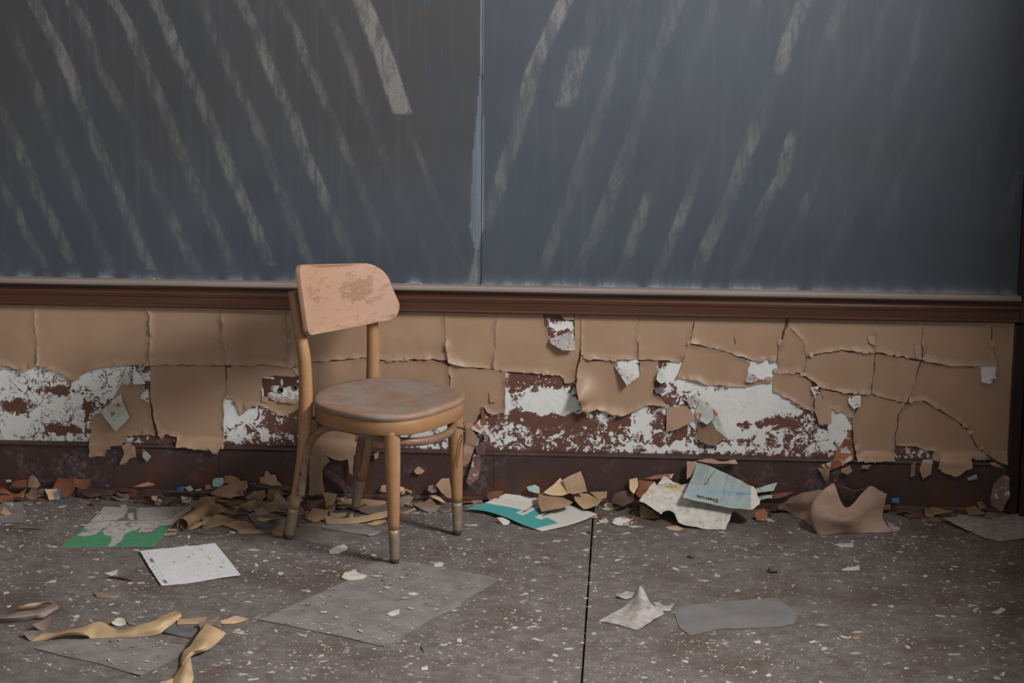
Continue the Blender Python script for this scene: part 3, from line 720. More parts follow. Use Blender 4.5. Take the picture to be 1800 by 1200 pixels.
for (px, py, r_) in ((493.5, 683.5, 5.5), (519, 679, 5.0)):
    a_, c_ = oc(px, py); ring_tube('pipe_end', a_, c_, r_*sxm, .01, 'rusty_wire', outl)
a_, c_ = oc(481, 683); ring_tube('screw_hole', a_, c_, 1.8*sxm, .01, 'plaster_lump', outl)
a_, c_ = oc(495, 671); lump('blue_paint_strip', a_, c_, 3*sxm, 7*szm, .0025, 'teal_chip', outl, 2)
for i, (px, py, rx, ry) in enumerate([(468,663,7,2.2),(478,664,5,2),(461,690,2.2,10),(524,669,3,3),(526,690,2,10),(503,703,20,3)]):
    a_, c_ = oc(px, py); lump('plaster_lump', a_, c_, rx*sxm, ry*szm, .004, 'plaster_lump', outl, i*1.7+9)

# ------------------------------------------------------------------ chair
CH = empty('wooden_chair', (-.75705, -.37025, 0), R(-32.58))
tag(CH, 'worn bentwood schoolroom chair with curved backrest, round seat and metal-sleeved feet', 'chair')
def catmull(P, n):
    P = [np.array(p, float) for p in P]; out = []
    Q = [2*P[0]-P[1]]+P+[2*P[-1]-P[-2]]
    for i in range(1, len(Q)-2):
        for k in range(n):
            t = k/n; a_, b_, c_, d_ = Q[i-1], Q[i], Q[i+1], Q[i+2]
            out.append(.5*((2*b_)+(-a_+c_)*t+(2*a_-5*b_+4*c_-d_)*t*t+(-a_+3*b_-3*c_+d_)*t**3))
    out.append(P[-1]); return out
def tube(name, P, rad, mat, parent, n=6, seg=16, flat=1.0, up=(0, 1, 0), raw=False, cap=True):
    pr = catmull([list(p)+[r_] for p, r_ in zip(P, rad)], n) if n > 1 else [np.array(list(p)+[r_]) for p, r_ in zip(P, rad)]
    V, F = [], []; u = np.array(up, float)
    for i, q_ in enumerate(pr):
        a_ = pr[max(0, i-1)][:3]; b_ = pr[min(len(pr)-1, i+1)][:3]; tdir = b_-a_; tdir /= np.linalg.norm(tdir)
        s_ = np.cross(tdir, u); s_ /= np.linalg.norm(s_); w = np.cross(s_, tdir)
        for k in range(seg):
            an = 2*math.pi*k/seg; V.append(q_[:3]+q_[3]*(s_*math.cos(an)+w*flat*math.sin(an)))
    for i in range(len(pr)-1):
        for k in range(seg):
            k2 = (k+1) % seg; F.append((i*seg+k, i*seg+k2, (i+1)*seg+k2, (i+1)*seg+k))
    if cap:
        F.append(tuple(range(seg))[::-1]); F.append(tuple(range((len(pr)-1)*seg, len(pr)*seg)))
    me = mesh(name, V, F)
    o = link(name, me, mat, parent)
    me.polygons.foreach_set('use_smooth', [len(p.vertices) == 4 for p in me.polygons])
    return o
def along(P, z):
    zs_ = [p[2] for p in P]; return [np.interp(z, zs_, [p[i] for p in P]) for i in range(2)]+[z]
def leg(P, R_, zs_, sleeve_z=.098):
    """P ordered upwards; lower end is sleeved in metal with a dark glide"""
    a_ = along(P, sleeve_z)
    up_ = [p for p in P if p[2] > sleeve_z+.01]; ur = [r_ for p, r_ in zip(P, R_) if p[2] > sleeve_z+.01]
    rs = float(np.interp(sleeve_z, [p[2] for p in P], R_))
    o = tube('leg', [a_]+up_, [rs]+ur, 'wood_leg', CH)
    s0 = along(P, .010); r0 = float(np.interp(.01, [p[2] for p in P], R_))
    tube('metal_sleeve', [s0, along(P, .05), along(P, sleeve_z+.002)], [r0*1.04, (r0+rs)*.53, rs*1.05], 'sleeve', o, 4)
    g0 = along(P, .0)
    tube('glide', [g0, along(P, .005), along(P, .011)], [r0*.95, r0*1.12, r0*1.05], 'glide', o, 1)
    return o
near = [(-.182,-.166,0),(-.155,-.17,.1),(-.114,-.175,.265),(-.100,-.178,.405),(-.100,-.18,.54),(-.114,-.18,.62),(-.138,-.181,.745)]
far = [(-.200,.163,0),(-.178,.166,.1),(-.147,.170,.265),(-.136,.173,.405),(-.135,.175,.54),(-.140,.175,.62),(-.150,.175,.745)]
pr_ = [.0120,.0152,.0188,.0202,.0188,.0176,.0150]
ln = leg(near, pr_, None); lf = leg(far, pr_, None)
fn = [(.206,-.160,0),(.2035,-.160,.1),(.201,-.159,.22),(.197,-.157,.33),(.195,-.156,.385)]
ff = [(.189,.158,0),(.189,.1575,.1),(.187,.156,.22),(.185,.153,.33),(.184,.151,.385)]
fr_ = [.0114,.0154,.0200,.0230,.0234]
leg(fn, fr_, None); leg(ff, fr_, None)
# seat outline: rounded at the back, squarer in front
ZS = .437
def seat_r(a_):
    c_, s_ = math.cos(a_), math.sin(a_)
    e = 2.45+.45*c_
    return 1/((abs(c_)/.205)**e+(abs(s_)/.207)**e)**(1/e)
SX, SY = .060, -.010
V, F = [], []; n = 72
prof_ = [(0, -.009), (.25, -.0085), (.5, -.0065), (.7, -.003), (.85, -.0006), (.93, .0), (.975, -.0012), (.995, -.0045), (1.0, -.010), (.994, -.0165), (.975, -.0195)]
for f_, dz in prof_:
    for k in range(n):
        a_ = 2*math.pi*k/n; r_ = seat_r(a_)*f_
        V.append((SX+r_*math.cos(a_), SY+r_*math.sin(a_), ZS+dz+.002*f_*math.cos(2*a_)*0))
for i in range(len(prof_)-1):
    for k in range(n): k2 = (k+1) % n; F.append((i*n+k, i*n+k2, (i+1)*n+k2, (i+1)*n+k))
F.append(tuple(range((len(prof_)-1)*n, len(prof_)*n))[::-1])
link('seat', mesh('seat', V, F), 'wood_seat', CH)
V, F = [], []
ap = [(.972, ZS-.0205), (.978, ZS-.022), (.978, ZS-.059), (.972, ZS-.061), (.885, ZS-.061), (.885, ZS-.0205)]
for f_, z in ap:
    for k in range(n):
        a_ = 2*math.pi*k/n; r_ = seat_r(a_)*f_; V.append((SX+r_*math.cos(a_), SY+r_*math.sin(a_), z))
for i in range(len(ap)):
    i2 = (i+1) % len(ap)
    for k in range(n): k2 = (k+1) % n; F.append((i*n+k, i*n+k2, i2*n+k2, i2*n+k))
link('apron', mesh('apron', V, F), 'wood_apron', CH)
# backrest: bent plywood panel with rounded far corners
hw, zb_, zt_ = .212, .616, .798
outl_ = []
def corner(cx, cz, r_, a0, a1, k=9):
    for i in range(k+1):
        a_ = R(a0+(a1-a0)*i/k); outl_.append((cx+r_*math.cos(a_), cz+r_*math.sin(a_)))
zm = (zb_+zt_)/2
for s0, s1, r_, a0, a1 in ((1, 1, .085, 0, 90), (-1, 1, .030, 90, 180), (-1, -1, .022, 180, 270), (1, -1, .045, 270, 360)):
    taper = .02 if s1 > 0 else 0.
    corner(s0*(hw-r_-taper*(1 if s0 > 0 else .0)), zm+s1*((zt_-zb_)/2-r_), r_, a0, a1)
v2, T_ = tri(outl_, .010)
def bend(y, z):
    lean = -(z-zb_)*.19
    x = -.098+lean+.052*(y/hw)**2-.010*abs(y/hw)**4
    zz = z-.065*y+.012*(y/hw)**2*(1 if z > zm else .2)
    zz -= .016*max(0, (z-zm)/(zt_-zm))*(y/hw+.35)
    return x, y, zz
v3 = np.array([bend(a_, b_) for a_, b_ in v2])
fn_ = np.cross(v3[[t[1] for t in T_]]-v3[[t[0] for t in T_]], v3[[t[2] for t in T_]]-v3[[t[0] for t in T_]])
if fn_[:, 0].sum() < 0: T_ = [t[::-1] for t in T_]
bm = bmesh.new(); vv = [bm.verts.new(p) for p in v3]
for t in T_: bm.faces.new([vv[i] for i in t])
bm.normal_update()
me = bpy.data.meshes.new('backrest'); bm.to_mesh(me); bm.free()
wv = []
for (x, y, z) in v3:
    w = math.exp(-(((y-.075)/.075)**2+((z-.705)/.055)**2))*1.1 + math.exp(-(((y+.13)/.05)**2+((z-.74)/.06)**2))*.45 + (.35 if abs(z-zb_) < .016 else 0)
    if abs(y) > .19: w *= .3
    if -.06 < y < .0: w *= .25
    wv.append(w)
attr(me, 'worn', wv)
bk = link('backrest', me, 'wood_back', CH)
md = bk.modifiers.new('thickness', 'SOLIDIFY'); md.thickness = .014; md.offset = -1
md = bk.modifiers.new('edge', 'BEVEL'); md.width = .0055; md.segments = 3; md.limit_method = 'ANGLE'; md.angle_limit = R(50)
# bentwood hoop: up the inside of each rear leg, over, and round behind the front legs
HP = [(-.118,-.183,.148),(-.113,-.183,.183),(-.106,-.182,.227),(-.096,-.180,.280),(-.078,-.177,.320),(-.050,-.171,.349),(-.013,-.163,.364),(.04,-.154,.364),(.103,-.147,.358),(.155,-.136,.351),(.200,-.118,.347),(.232,-.07,.342),(.243,0,.340),
      (.232,.07,.342),(.198,.118,.347),(.15,.135,.354),(.08,.142,.362),(.0,.146,.362),(-.06,.147,.350),(-.112,.148,.325),(-.145,.15,.285),(-.162,.15,.225),(-.178,.15,.135)]
hp = tube('hoop_stretcher', HP, [.0122]*len(HP), 'wood_hoop', CH, 6, 14, 1.0, (0.02, .03, 1) if False else (.31, .17, .93))
for s_, yy in ((-.1605, -.158), ):
    for z_, x_ in ((.165, -.1155), (.215, -.108)):
        tube('screw', [(x_, -.1935, z_), (x_, -.1962, z_)], [.0034, .0030], 'screw', hp, 1, 10, up=(0, 0, 1))
# corner blocks under the seat rail beside the rear legs
boxes('corner_block', [(-.100, -.062, -.176, -.135, .345, .378)], 'wood_hoop', CH, bev=.004)
boxes('corner_block', [(.150, .190, .105, .140, .345, .378)], 'dark_wood', CH, bev=.004)

# wire twisted round the far front leg
cw = Matrix.Rotation(R(-32.58), 3, 'Z'); c0 = Vector(CH.location)
wpts = []
for k in range(22):
    a_ = k/21*2*math.pi*1.15+.6; p = c0+cw @ Vector((.186+.0245*math.cos(a_), .154+.0245*math.sin(a_), .345-.022*k/21-.008*math.sin(a_)))
    wpts.append(tuple(p))
e_ = wpts[-1]
base_ = c0+cw @ Vector((.186, .154, 0))
for (px, py) in ((812,768),(811,776),(808,786),(807,796),(805,806),(803,815),(803,822)):
    pt = onp(px, py, np.array(base_)+np.array([.0, -.026, 0]), np.array([0, -1., 0])); wpts.append(tuple(pt))
wr = tube('wire', wpts, [.0016]*len(wpts), 'rusty_wire', None, 3, 6, up=(.3, .4, .86)); tag(wr, 'thin rusty wire twisted round the front leg of the chair', 'wire')

# ------------------------------------------------------------------ papers and paint chips on the floor
def place(name, v, F, MI, mats, label, cat, group, parent=None):
    v = np.asarray(v); c = v.mean(0); c[2] = v[:, 2].min()
    o = link(name, mesh(name, v-c, F, MI), mats, parent, tuple(c))
    if label: tag(o, label, cat, group)
    return o
def frame(base, tilt, az=-90, z=0.0):
    P0 = gp(*base, z); t, a_ = R(tilt), R(az)
    n = np.array([math.sin(t)*math.cos(a_), math.sin(t)*math.sin(a_), math.cos(t)])
    e1 = np.array([-math.sin(a_), math.cos(a_), 0]); e2 = np.cross(n, e1)
    return P0, n, e1, e2
def leaf(name, poly, base, tilt, mat, back, label, cat, group=None, az=-90, amp=.004, axis=30, rough=.0015, t=.0012, jg=1.0, sp=.012, zmin=.0012, z=0.0, colf=None):
    P0, n, e1, e2 = frame(base, tilt, az, z)
    J = jag([p[:2] for p in poly], jg, 4.) if jg else [p[:2]+(0,) for p in poly]
    W_ = np.array([onp(p[0], p[1], P0, n) for p in J])-P0
    for _ in range(4):
        ex_ = (W_[:, 1]+P0[1]).max()-(-.034 if az == -90 else -.03)
        if ex_ <= 0: break
        P0 = P0-np.array([0, ex_*1.15+.001, 0])
        W_ = np.array([onp(p[0], p[1], P0, n) for p in J])-P0
    P2 = np.stack([W_ @ e1, W_ @ e2], 1)
    v2, T_ = tri(P2.tolist(), sp)
    c = v2.mean(0); ext = np.abs(v2-c).max()+1e-6
    s_ = ((v2-c) @ np.array([math.cos(R(axis)), math.sin(R(axis))]))/ext
    sd = rnd(c[0]+P0[0], P0[1]).uniform(0, 50)
    h = amp*(s_*s_) + np.array([nz(a_*22+sd, b_*22)*rough+nz(a_*60, b_*60+sd)*rough*.4 for a_, b_ in v2])
    v = P0+v2[:, :1]*e1+v2[:, 1:]*e2+h[:, None]*n
    if not jg: pass
    v[:, 2] = np.maximum(v[:, 2], zmin+t)
    Vs, F, MI, _ = shell(v, T_, t, n)
    Vs[:, 2] = np.maximum(Vs[:, 2], .0004)
    o = place(name, Vs, F, MI, [mat, back], label, cat, group)
    if colf:
        cols = [colf(*to_px(np.array([p[0]]), np.array([p[2]]), p[1])) for p in Vs]
        attrcol(o.data, 'print', np.array(cols).reshape(-1, 3))
    return o, (P0, n)
def grid_sheet(name, rows, mat, back, label, cat, group=None, sub=6, t=.0010, rough=.001, parent=None, zmin=.001, colf=None):
    """rows of control points (px,py,height m); smooth patch through them"""
    G = np.array([[gp(p[0], p[1], p[2]) for p in r_] for r_ in rows])
    G1 = np.array([catmull(list(r_), sub) for r_ in G]) if G.shape[1] > 1 else G
    G2 = np.array([catmull(list(G1[:, k]), sub) for k in range(G1.shape[1])])   # [cols][rows]
    nc, nr = G2.shape[:2]
    v = G2.reshape(-1, 3).copy()
    uv = np.array([(i/(nc-1), j/(nr-1)) for i in range(nc) for j in range(nr)])
    v[:, 2] += np.array([nz(p[0]*26, p[1]*26, 1)*rough+nz(p[0]*70, p[1]*70, 6)*rough*.4 for p in v])
    v[:, 2] = np.maximum(v[:, 2], zmin)
    T_ = []
    for i in range(nc-1):
        for j in range(nr-1):
            a_, b_, c_, d_ = i*nr+j, (i+1)*nr+j, (i+1)*nr+j+1, i*nr+j+1
            T_ += [(a_, b_, c_), (a_, c_, d_)]
    Vs, F, MI, _ = shell(v, T_, t, (0, -.5, 1))
    Vs[:, 2] = np.maximum(Vs[:, 2], .0003)
    o = place(name, Vs, F, MI, [mat, back], label, cat, group, parent)
    if colf:
        nb = len(v); extra = len(Vs)-2*nb
        cl = np.array([colf(u_, w_) for u_, w_ in uv]); z_ = np.tile(np.array([[.45, .43, .40]]), (extra, 1))
        attrcol(o.data, 'print', np.concatenate([cl, cl*.0+np.array([.4, .38, .36]), z_]))
    return o

# --- grey sheets lying flat
leaf('paper_sheet', [(620,1016),(655,988),(685,984),(725,989),(800,1002),(878,1018),(858,1032),(832,1046),(800,1070),(760,1088),(725,1110),(700,1125),(678,1138),(620,1124),(590,1117),(540,1107),(500,1098),(455,1090),(520,1062)],
     (690,1060), 0, 'grey_paper', 'grey_paper', 'large dusty grey sheet lying flat under the front foot of the chair', 'paper', jg=.8, amp=.0, rough=.0008, t=.0008, sp=.02)
leaf('paper_sheet', [(60,1140),(75,1133),(110,1127),(185,1121),(250,1124),(325,1135),(318,1152),(285,1170),(248,1189),(170,1166),(110,1153)],
     (190,1150), 0, 'grey_paper', 'grey_paper', 'grey four-cornered sheet under the long tan curl at the lower left', 'paper', jg=.6, amp=.006, rough=.0008, t=.0008, axis=90, sp=.02)
leaf('paper_sheet', K(900,940,3.6,[(1020,480),(1170,440),(1430,418),(1680,400),(1800,490),(1790,560),(1700,585),(1300,600),(1130,640),(1060,590)]),
     (1290,1080), 0, 'thin_sheet', 'grey_paper', 'thin flat blue-grey sheet stuck to the floor beside the torn scrap', 'paper', jg=1.2, amp=0, rough=.0004, t=.0005, sp=.025)
leaf('paper_sheet', [(-30,886),(41,882),(41,918),(-30,921)], (10,905), 0, 'grey_paper', 'grey_paper', 'small square grey sheet on the floor at the far left by the wall', 'paper', jg=.6, amp=0, rough=.0006, t=.0008, sp=.02)
leaf('paper_sheet', K(1340,800,3.913,[(1240,455),(1420,410),(1600,390),(1810,378),(1900,420),(1900,560),(1640,592),(1540,575),(1400,520)]),
     (1740,930), 1, 'pale_paper', 'grey_paper', 'pale grey sheet lying by the corner casing at the right', 'paper', jg=.8, amp=.010, axis=0, rough=.0015, t=.0009, sp=.02)
# --- white sheet with rust spots
def white_print(u, w):
    c = np.array([.56, .57, .60])
    # print along the left edge, small illegible lines
    if u < .12:
        ln_ = (u*100) % 4
        if ln_ < 1.4 and nz(w*45, round(u*25), 2) > .02 and .05 < w < .95: c = c*.55
        if (abs(w-.72) < .05 or abs(w-.1) < .05) and .05 < u < .10: c = np.array([.16, .13, .14])
    for (su, sw, r_, k) in ((.76,.86,.014,1),(.76,.62,.014,1),(.765,.57,.012,1),(.70,.45,.016,.7),(.83,.30,.018,1),(.90,.42,.018,.6),(.87,.28,.01,.8),(.74,.2,.012,.6),(.74,.1,.01,.7),(.63,.12,.01,.8),(.70,.93,.01,.5),(.76,.75,.008,.7)):
        d = ((u-su)**2+((w-sw)*.6)**2)/(r_*r_)
        if d < 4: c = c+(np.array([.42, .20, .06])-c)*k*math.exp(-d)
    if abs(u-.76+.02*w) < .006 and nz(w*30, 1) > 0: c = c*.85*np.array([1, .95, .8])
    for (su, sw, r_) in ((.6,.75,.016),(.53,.7,.02),(.32,.62,.018),(.30,.55,.008),(.42,.72,.006),(.55,.42,.008),(.28,.30,.010),(.48,.3,.006),(.5,.17,.012),(.45,.62,.01)):
        d = ((u-su)**2+((w-sw)*.9-(u-su)*.5)**2)/(r_*r_)
        if d < 1: c = c*.5
    return c
grid_sheet('paper_sheet', [[(284,1029,.004),(330,1025,.002),(378,1017,.003),(423,1010,.006)],[(264,999,.005),(312,995,.003),(360,988,.004),(401,982,.003)],[(246,968,.006),(292,963,.006),(336,959,.006),(378,954,.004)]],
           'print', 'pale_paper', 'white paper form with rust spots lying flat in front of the chair', 'paper', sub=40, rough=.0012, t=.0007, colf=white_print)
# --- tree print with a green border
def pin(x, y, pl):
    r_ = False; j = len(pl)-1
    for i in range(len(pl)):
        if (pl[i][1] > y) != (pl[j][1] > y) and x < (pl[j][0]-pl[i][0])*(y-pl[i][1])/(pl[j][1]-pl[i][1])+pl[i][0]: r_ = not r_
        j = i
    return r_
TP_GREEN = [[(60,600),(290,388),(420,392),(600,402),(760,430),(1000,430),(1040,395),(1300,375),(1480,366),(1320,600)],[(395,285),(470,228),(478,268)],[(800,262),(870,244),(880,258)],[(935,262),(1075,274),(1060,288),(950,284)]]
TP_PAPER = [[(250,460),(380,400),(560,400),(500,462),(330,478)],[(565,425),(640,400),(900,395),(965,430),(850,470),(840,500),(800,545),(740,575),(670,580),(705,520),(690,480),(600,468)],[(1030,440),(1080,392),(1300,378),(1290,415),(1200,458),(1060,468)]]
TP_INK = [[(1000,78),(1115,72),(1075,235),(1105,242),(800,256),(830,232),(930,190),(975,130)],[(878,312),(905,300),(958,378),(915,386)],[(905,302),(955,272),(975,322),(930,322)],[(1020,470),(1070,448),(1200,452),(1280,405),(1310,380),(1290,430),(1210,468)]]
TP_GAP = [(990,145),(1062,135),(1040,228),(985,225)]
TP_LINE = [(490,240,640,130,5),(470,258,800,240,7),(1100,237,1620,235,5),(1480,225,1700,80,11),(1440,192,1620,80,7),(1500,215,1660,190,6),(590,398,735,293,8),(1110,290,1275,368,6),(1030,288,1008,345,6),(1330,332,1380,268,6),(1380,268,1480,332,7),
           (1355,300,1450,312,9),(790,290,862,300,10),(1180,290,1260,335,5),(300,388,640,402,5),(255,455,380,402,5),(350,425,440,430,9),(780,410,860,425,7),(640,440,690,430,6),(1090,75,1150,70,8),(1130,80,1080,235,6),(1060,545,1200,505,5),(1010,530,1035,478,7),(860,520,960,500,5),(740,360,820,340,8),(420,300,560,290,5),(330,350,480,345,5),(1100,420,1240,410,6)]
def tree_print(u, w):
    X_ = (1-w)*(100+1190*u)+w*(680+1150*u); Y_ = 580-515*w
    X_ += 10*nz(X_*.02, Y_*.03, 1)+5*nz(X_*.06, Y_*.08, 2); Y_ += 6*nz(X_*.02, Y_*.03, 8)+3*nz(X_*.07, Y_*.07, 5)
    g = np.array([.048, .225, .112]); pap = np.array([.375, .345, .33]); ink = np.array([.125, .115, .115])
    c = pap
    if any(pin(X_, Y_, p) for p in TP_GREEN): c = g
    if any(pin(X_, Y_, p) for p in TP_PAPER): c = pap
    if c is pap and nz(X_*.03, Y_*.05, 7) > .33: c = pap*.72
    if c is g and nz(X_*.03, Y_*.06, 3) > .35: c = g*.6+ink*.2
    if any(pin(X_, Y_, p) for p in TP_INK): c = ink
    if pin(X_, Y_, TP_GAP): c = pap*1.05
    for x0_, y0_, x1_, y1_, w_ in TP_LINE:
        L2 = (x1_-x0_)**2+(y1_-y0_)**2; t_ = max(0, min(1, ((X_-x0_)*(x1_-x0_)+(Y_-y0_)*(y1_-y0_))/L2))
        if math.hypot(X_-x0_-t_*(x1_-x0_), (Y_-y0_-t_*(y1_-y0_))) < w_*(.55+.6*abs(nz(X_*.03, Y_*.03))): c = ink*1.15
    return c
grid_sheet('paper_sheet', [[(106,961,.001),(165,961,.001),(220,961,.001),(270,961,.004)],[(142,932,.002),(196,930,.002),(250,928,.002),(300,927,.003)],[(160,914,.005),(212,914,.004),(268,914,.004),(316,910,.004)],[(184,890,.004),(232,891,.003),(285,891,.002),(345,890,.002)]],
           'print', 'pale_paper', 'printed sheet with a grey tree drawing and a green lower edge', 'paper', sub=52, rough=.0012, t=.0007, colf=tree_print)
# --- teal and white booklet cover
def cover_print(u, w):
    teal = np.array([.052, .30, .31]); wh = np.array([.56, .545, .51])
    c = wh
    if w < .36: c = teal
    if .40 < u < .47 and w < .0: c = teal
    if u > .50 and .36 <= w < .50+.0: c = wh
    # bands of the title block
    if .56 < u < .66 and .36 <= w < .82: c = teal
    if .66 <= u < .745 and .30 < w < .75:
        c = wh
        if abs((u-.70)) < .014 and .36 < w < .72 and nz(w*70, 5) > -.12: c = np.array([.10, .11, .12])
    if .47 < u < .56 and .22 < w < .62:
        c = wh
        if abs(u-.515) < .016 and .28 < w < .60 and nz(w*60, 9) > -.1: c = np.array([.09, .10, .11])
    if u > .90 and w < .42: c = wh
    if u > .745 and w > .36: c = wh
    if .745 <= u <= .90 and w <= .40: c = teal
    if .60 < u < .63 and .40 < w < .74 and nz(w*60, 3) > 0: c = teal*.5
    if u < .42 and w > .42 and abs(((w*14) % 1)-.5) < .16 and nz(u*40, round(w*14), 2) > .08: c = wh*.66*np.array([1, .96, .85])
    if u > .97: c = wh*1.05
    return c
grid_sheet('booklet_cover', [[(818,893,.012),(858,899,.012),(893,910,.014),(920,922,.007),(953,933,.003)],[(850,884,.022),(884,890,.018),(920,898,.012),(955,912,.004),(986,926,.004)],[(882,870,.030),(915,876,.022),(948,884,.012),(985,898,.006),(1018,917,.006)],[(918,855,.040),(950,866,.028),(985,880,.016),(1016,892,.008),(1050,903,.008)]],
           'print', 'pale_paper', 'teal and white booklet cover lying bent open against the paint chips', 'booklet', sub=22, rough=.0012, t=.0009, colf=cover_print)
# --- crumbling white paper
def crumb_print(px, py):
    X_, Y_ = (float(px[0])-1060)*5.294, (float(py[0])-800)*5.294
    c = np.array([.57, .545, .50])
    c = c*(.86+.25*nz(X_*.02, Y_*.02, 3)+.12*nz(X_*.07, Y_*.07))
    if nz(X_*.045, Y_*.06, 9) > .42: c = c*.68
    if 515 < X_ < 735 and 270+(X_-515)*.0 < Y_ < 268+(X_-515)*.26+18: c = np.array([.46, .37, .19])
    if 515 < X_ < 735 and (abs(Y_-(300-(X_-515)*.07)) < 4 or abs(Y_-(272+(X_-515)*.0)) < 4): c = c*.5
    if 380 < X_ < 470 and 310 < Y_ < 370: c = c*np.array([1, .8, .62])
    return c
leaf('paper_scrap', K(1060,800,5.294,[(335,430),(380,360),(430,300),(480,250),(500,285),(570,185),(660,250),(730,270),(790,258),(900,300),(1000,380),(1210,515),(1140,690),(1060,692),(980,690),(760,650),(700,620),(660,540),(610,515),(560,530),(540,560),(500,530),(420,480)]),
     (1250,932), 26, 'print', 'pale_paper', 'crumbling off-white printed paper torn at its lower edge against the baseboard', 'paper', amp=.006, rough=.004, jg=1.4, sp=.006, colf=crumb_print, az=-90)
# --- pale blue map piece with upside-down lettering
def map_print(px, py):
    X_, Y_ = (float(px[0])-1195)*12, (float(py[0])-805)*12
    c = np.array([.27, .335, .33])
    k = .5+.5*nz(X_*.006, Y_*.006, 4); c = c*(.85+.3*k)
    c = c+np.array([-.05, -.02, .045])*math.exp(-((Y_-680-.05*X_)/60)**2)
    if X_ < 620 and Y_ < 560: c = c*(.82+.4*nz((X_+Y_*.25)*.03, 1))
    # diagonal dark line, two lighter roads
    for (x0_, y0_, x1_, y1_, w_, m_) in ((740,265,520,575,14,.35),(1010,370,870,900,6,.6),(1160,450,990,940,5,.55),(1010,330,930,620,3,.7)):
        L2 = (x1_-x0_)**2+(y1_-y0_)**2; t_ = max(0, min(1, ((X_-x0_)*(x1_-x0_)+(Y_-y0_)*(y1_-y0_))/L2))
        if math.hypot(X_-x0_-t_*(x1_-x0_), Y_-y0_-t_*(y1_-y0_)) < w_: c = c*m_
    if X_ > 1500 or (Y_ > 850+(X_-60)*.14 and X_ < 200): c = np.array([.55, .52, .48])
    if abs(Y_-750) < 22 and 1200 < X_ < 1490: c = c*np.array([.6, .7, .85])
    return c
mo, (MP0, MN) = leaf('map_piece', K(1195,805,12,[(355,115),(460,120),(560,140),(720,205),(1010,340),(1250,460),(1450,590),(1560,640),(1620,720),(1640,850),(1690,930),(1680,1020),(1540,1110),(1480,1120),(1330,1085),(1070,1055),(700,975),(180,890),(60,870),(150,680),(290,350)]),
     (1262,934), 27, 'print', 'pale_paper', 'torn pale blue map piece leaning on the white paper, its lettering upside down', 'map', jg=.7, amp=.010, axis=0, rough=.001, sp=.0035, t=.0008, colf=map_print)
tc = bpy.data.curves.new('lettering', 'FONT'); tc.body = 'Detroit'; tc.size = 1; tc.resolution_u = 3; tc.offset = .025
to = bpy.data.objects.new('lettering', tc); COL.objects.link(to)
dg = bpy.context.evaluated_depsgraph_get(); tm = bpy.data.meshes.new_from_object(to.evaluated_get(dg))
bpy.data.objects.remove(to)
xa = np.array([v.co.x for v in tm.vertices]); xm = xa.max()
dn = np.array([mo.matrix_basis.translation.x, 0, 0])
mv = np.array([v.co[:] for v in mo.data.vertices])+np.array(mo.location)
for v in tm.vertices:
    # baseline runs right to left, letters hang head-down
    px = 1262.5-v.co.x/xm*38; py = 878.5+v.co.x/xm*-7.0+v.co.y*8.0-.4+ (0)
    p = onp(px, py+0.0, MP0, MN)
    k_ = ((mv-p)**2).sum(1).argmin(); off = (mv[k_]-MP0) @ MN
    p = p+MN*(max(off, 0)+.0022); v.co = Vector(p)-Vector(mo.location)
link('lettering', tm, 'text_ink', mo)
white_bits = [((1236,872),10,8),((1222,868),4,3),((1281,887),10,4),((1256,857),5,2.5)]
for i, (c_, rx, ry) in enumerate(white_bits):
    pl = [(c_[0]+rx*math.cos(a_)*(1+.3*nz(a_*2, i)), c_[1]+ry*math.sin(a_)*(1+.4*nz(a_*2, i+4))) for a_ in np.linspace(0, 2*math.pi, 10)[:-1]]
    P0_ = MP0+MN*.0045
    o_, _ = leaf('paint_flake', pl, (1262,934), 27, 'white_chip', 'white_chip', 'white paint flake resting on the blue map piece', 'flake', 'white flakes on the map piece', jg=.4, amp=.001, z=.006, sp=.006)
# --- crumpled brown paper
grid_sheet('crumpled_paper', [
  [(1366,890,.012),(1400,908,.0),(1434,930,.0),(1440,940,.0),(1492,938,.0),(1532,937,.0),(1566,935,.0)],
  [(1369,888,.016),(1402,897,.020),(1436,905,.030),(1425,908,.050),(1484,914,.050),(1528,911,.038),(1552,912,.030)],
  [(1372,886,.020),(1404,882,.050),(1441,880,.075),(1433,878,.100),(1487,902,.060),(1528,886,.078),(1554,890,.062)],
  [(1376,884,.022),(1406,866,.075),(1450,860,.105),(1465,850,.138),(1488,892,.074),(1528,856,.125),(1559,868,.100)]],
  'crumple_paper', 'crumple_paper', 'large crumpled sheet of brown paper standing on the floor near the right corner', 'paper', sub=9, rough=.006, t=.0012)
grid_sheet('paper_wad', [
  [(1462,905,.0),(1490,905,.0),(1520,903,.0),(1545,902,.0)],
  [(1466,880,.05),(1495,882,.045),(1522,880,.05),(1545,880,.05)],
  [(1470,852,.115),(1488,858,.100),(1505,862,.098),(1532,853,.120)]],
  'umber_chip', 'crumple_paper', 'darker inner fold of brown paper tucked behind the crumpled sheet', 'paper', sub=7, rough=.003)
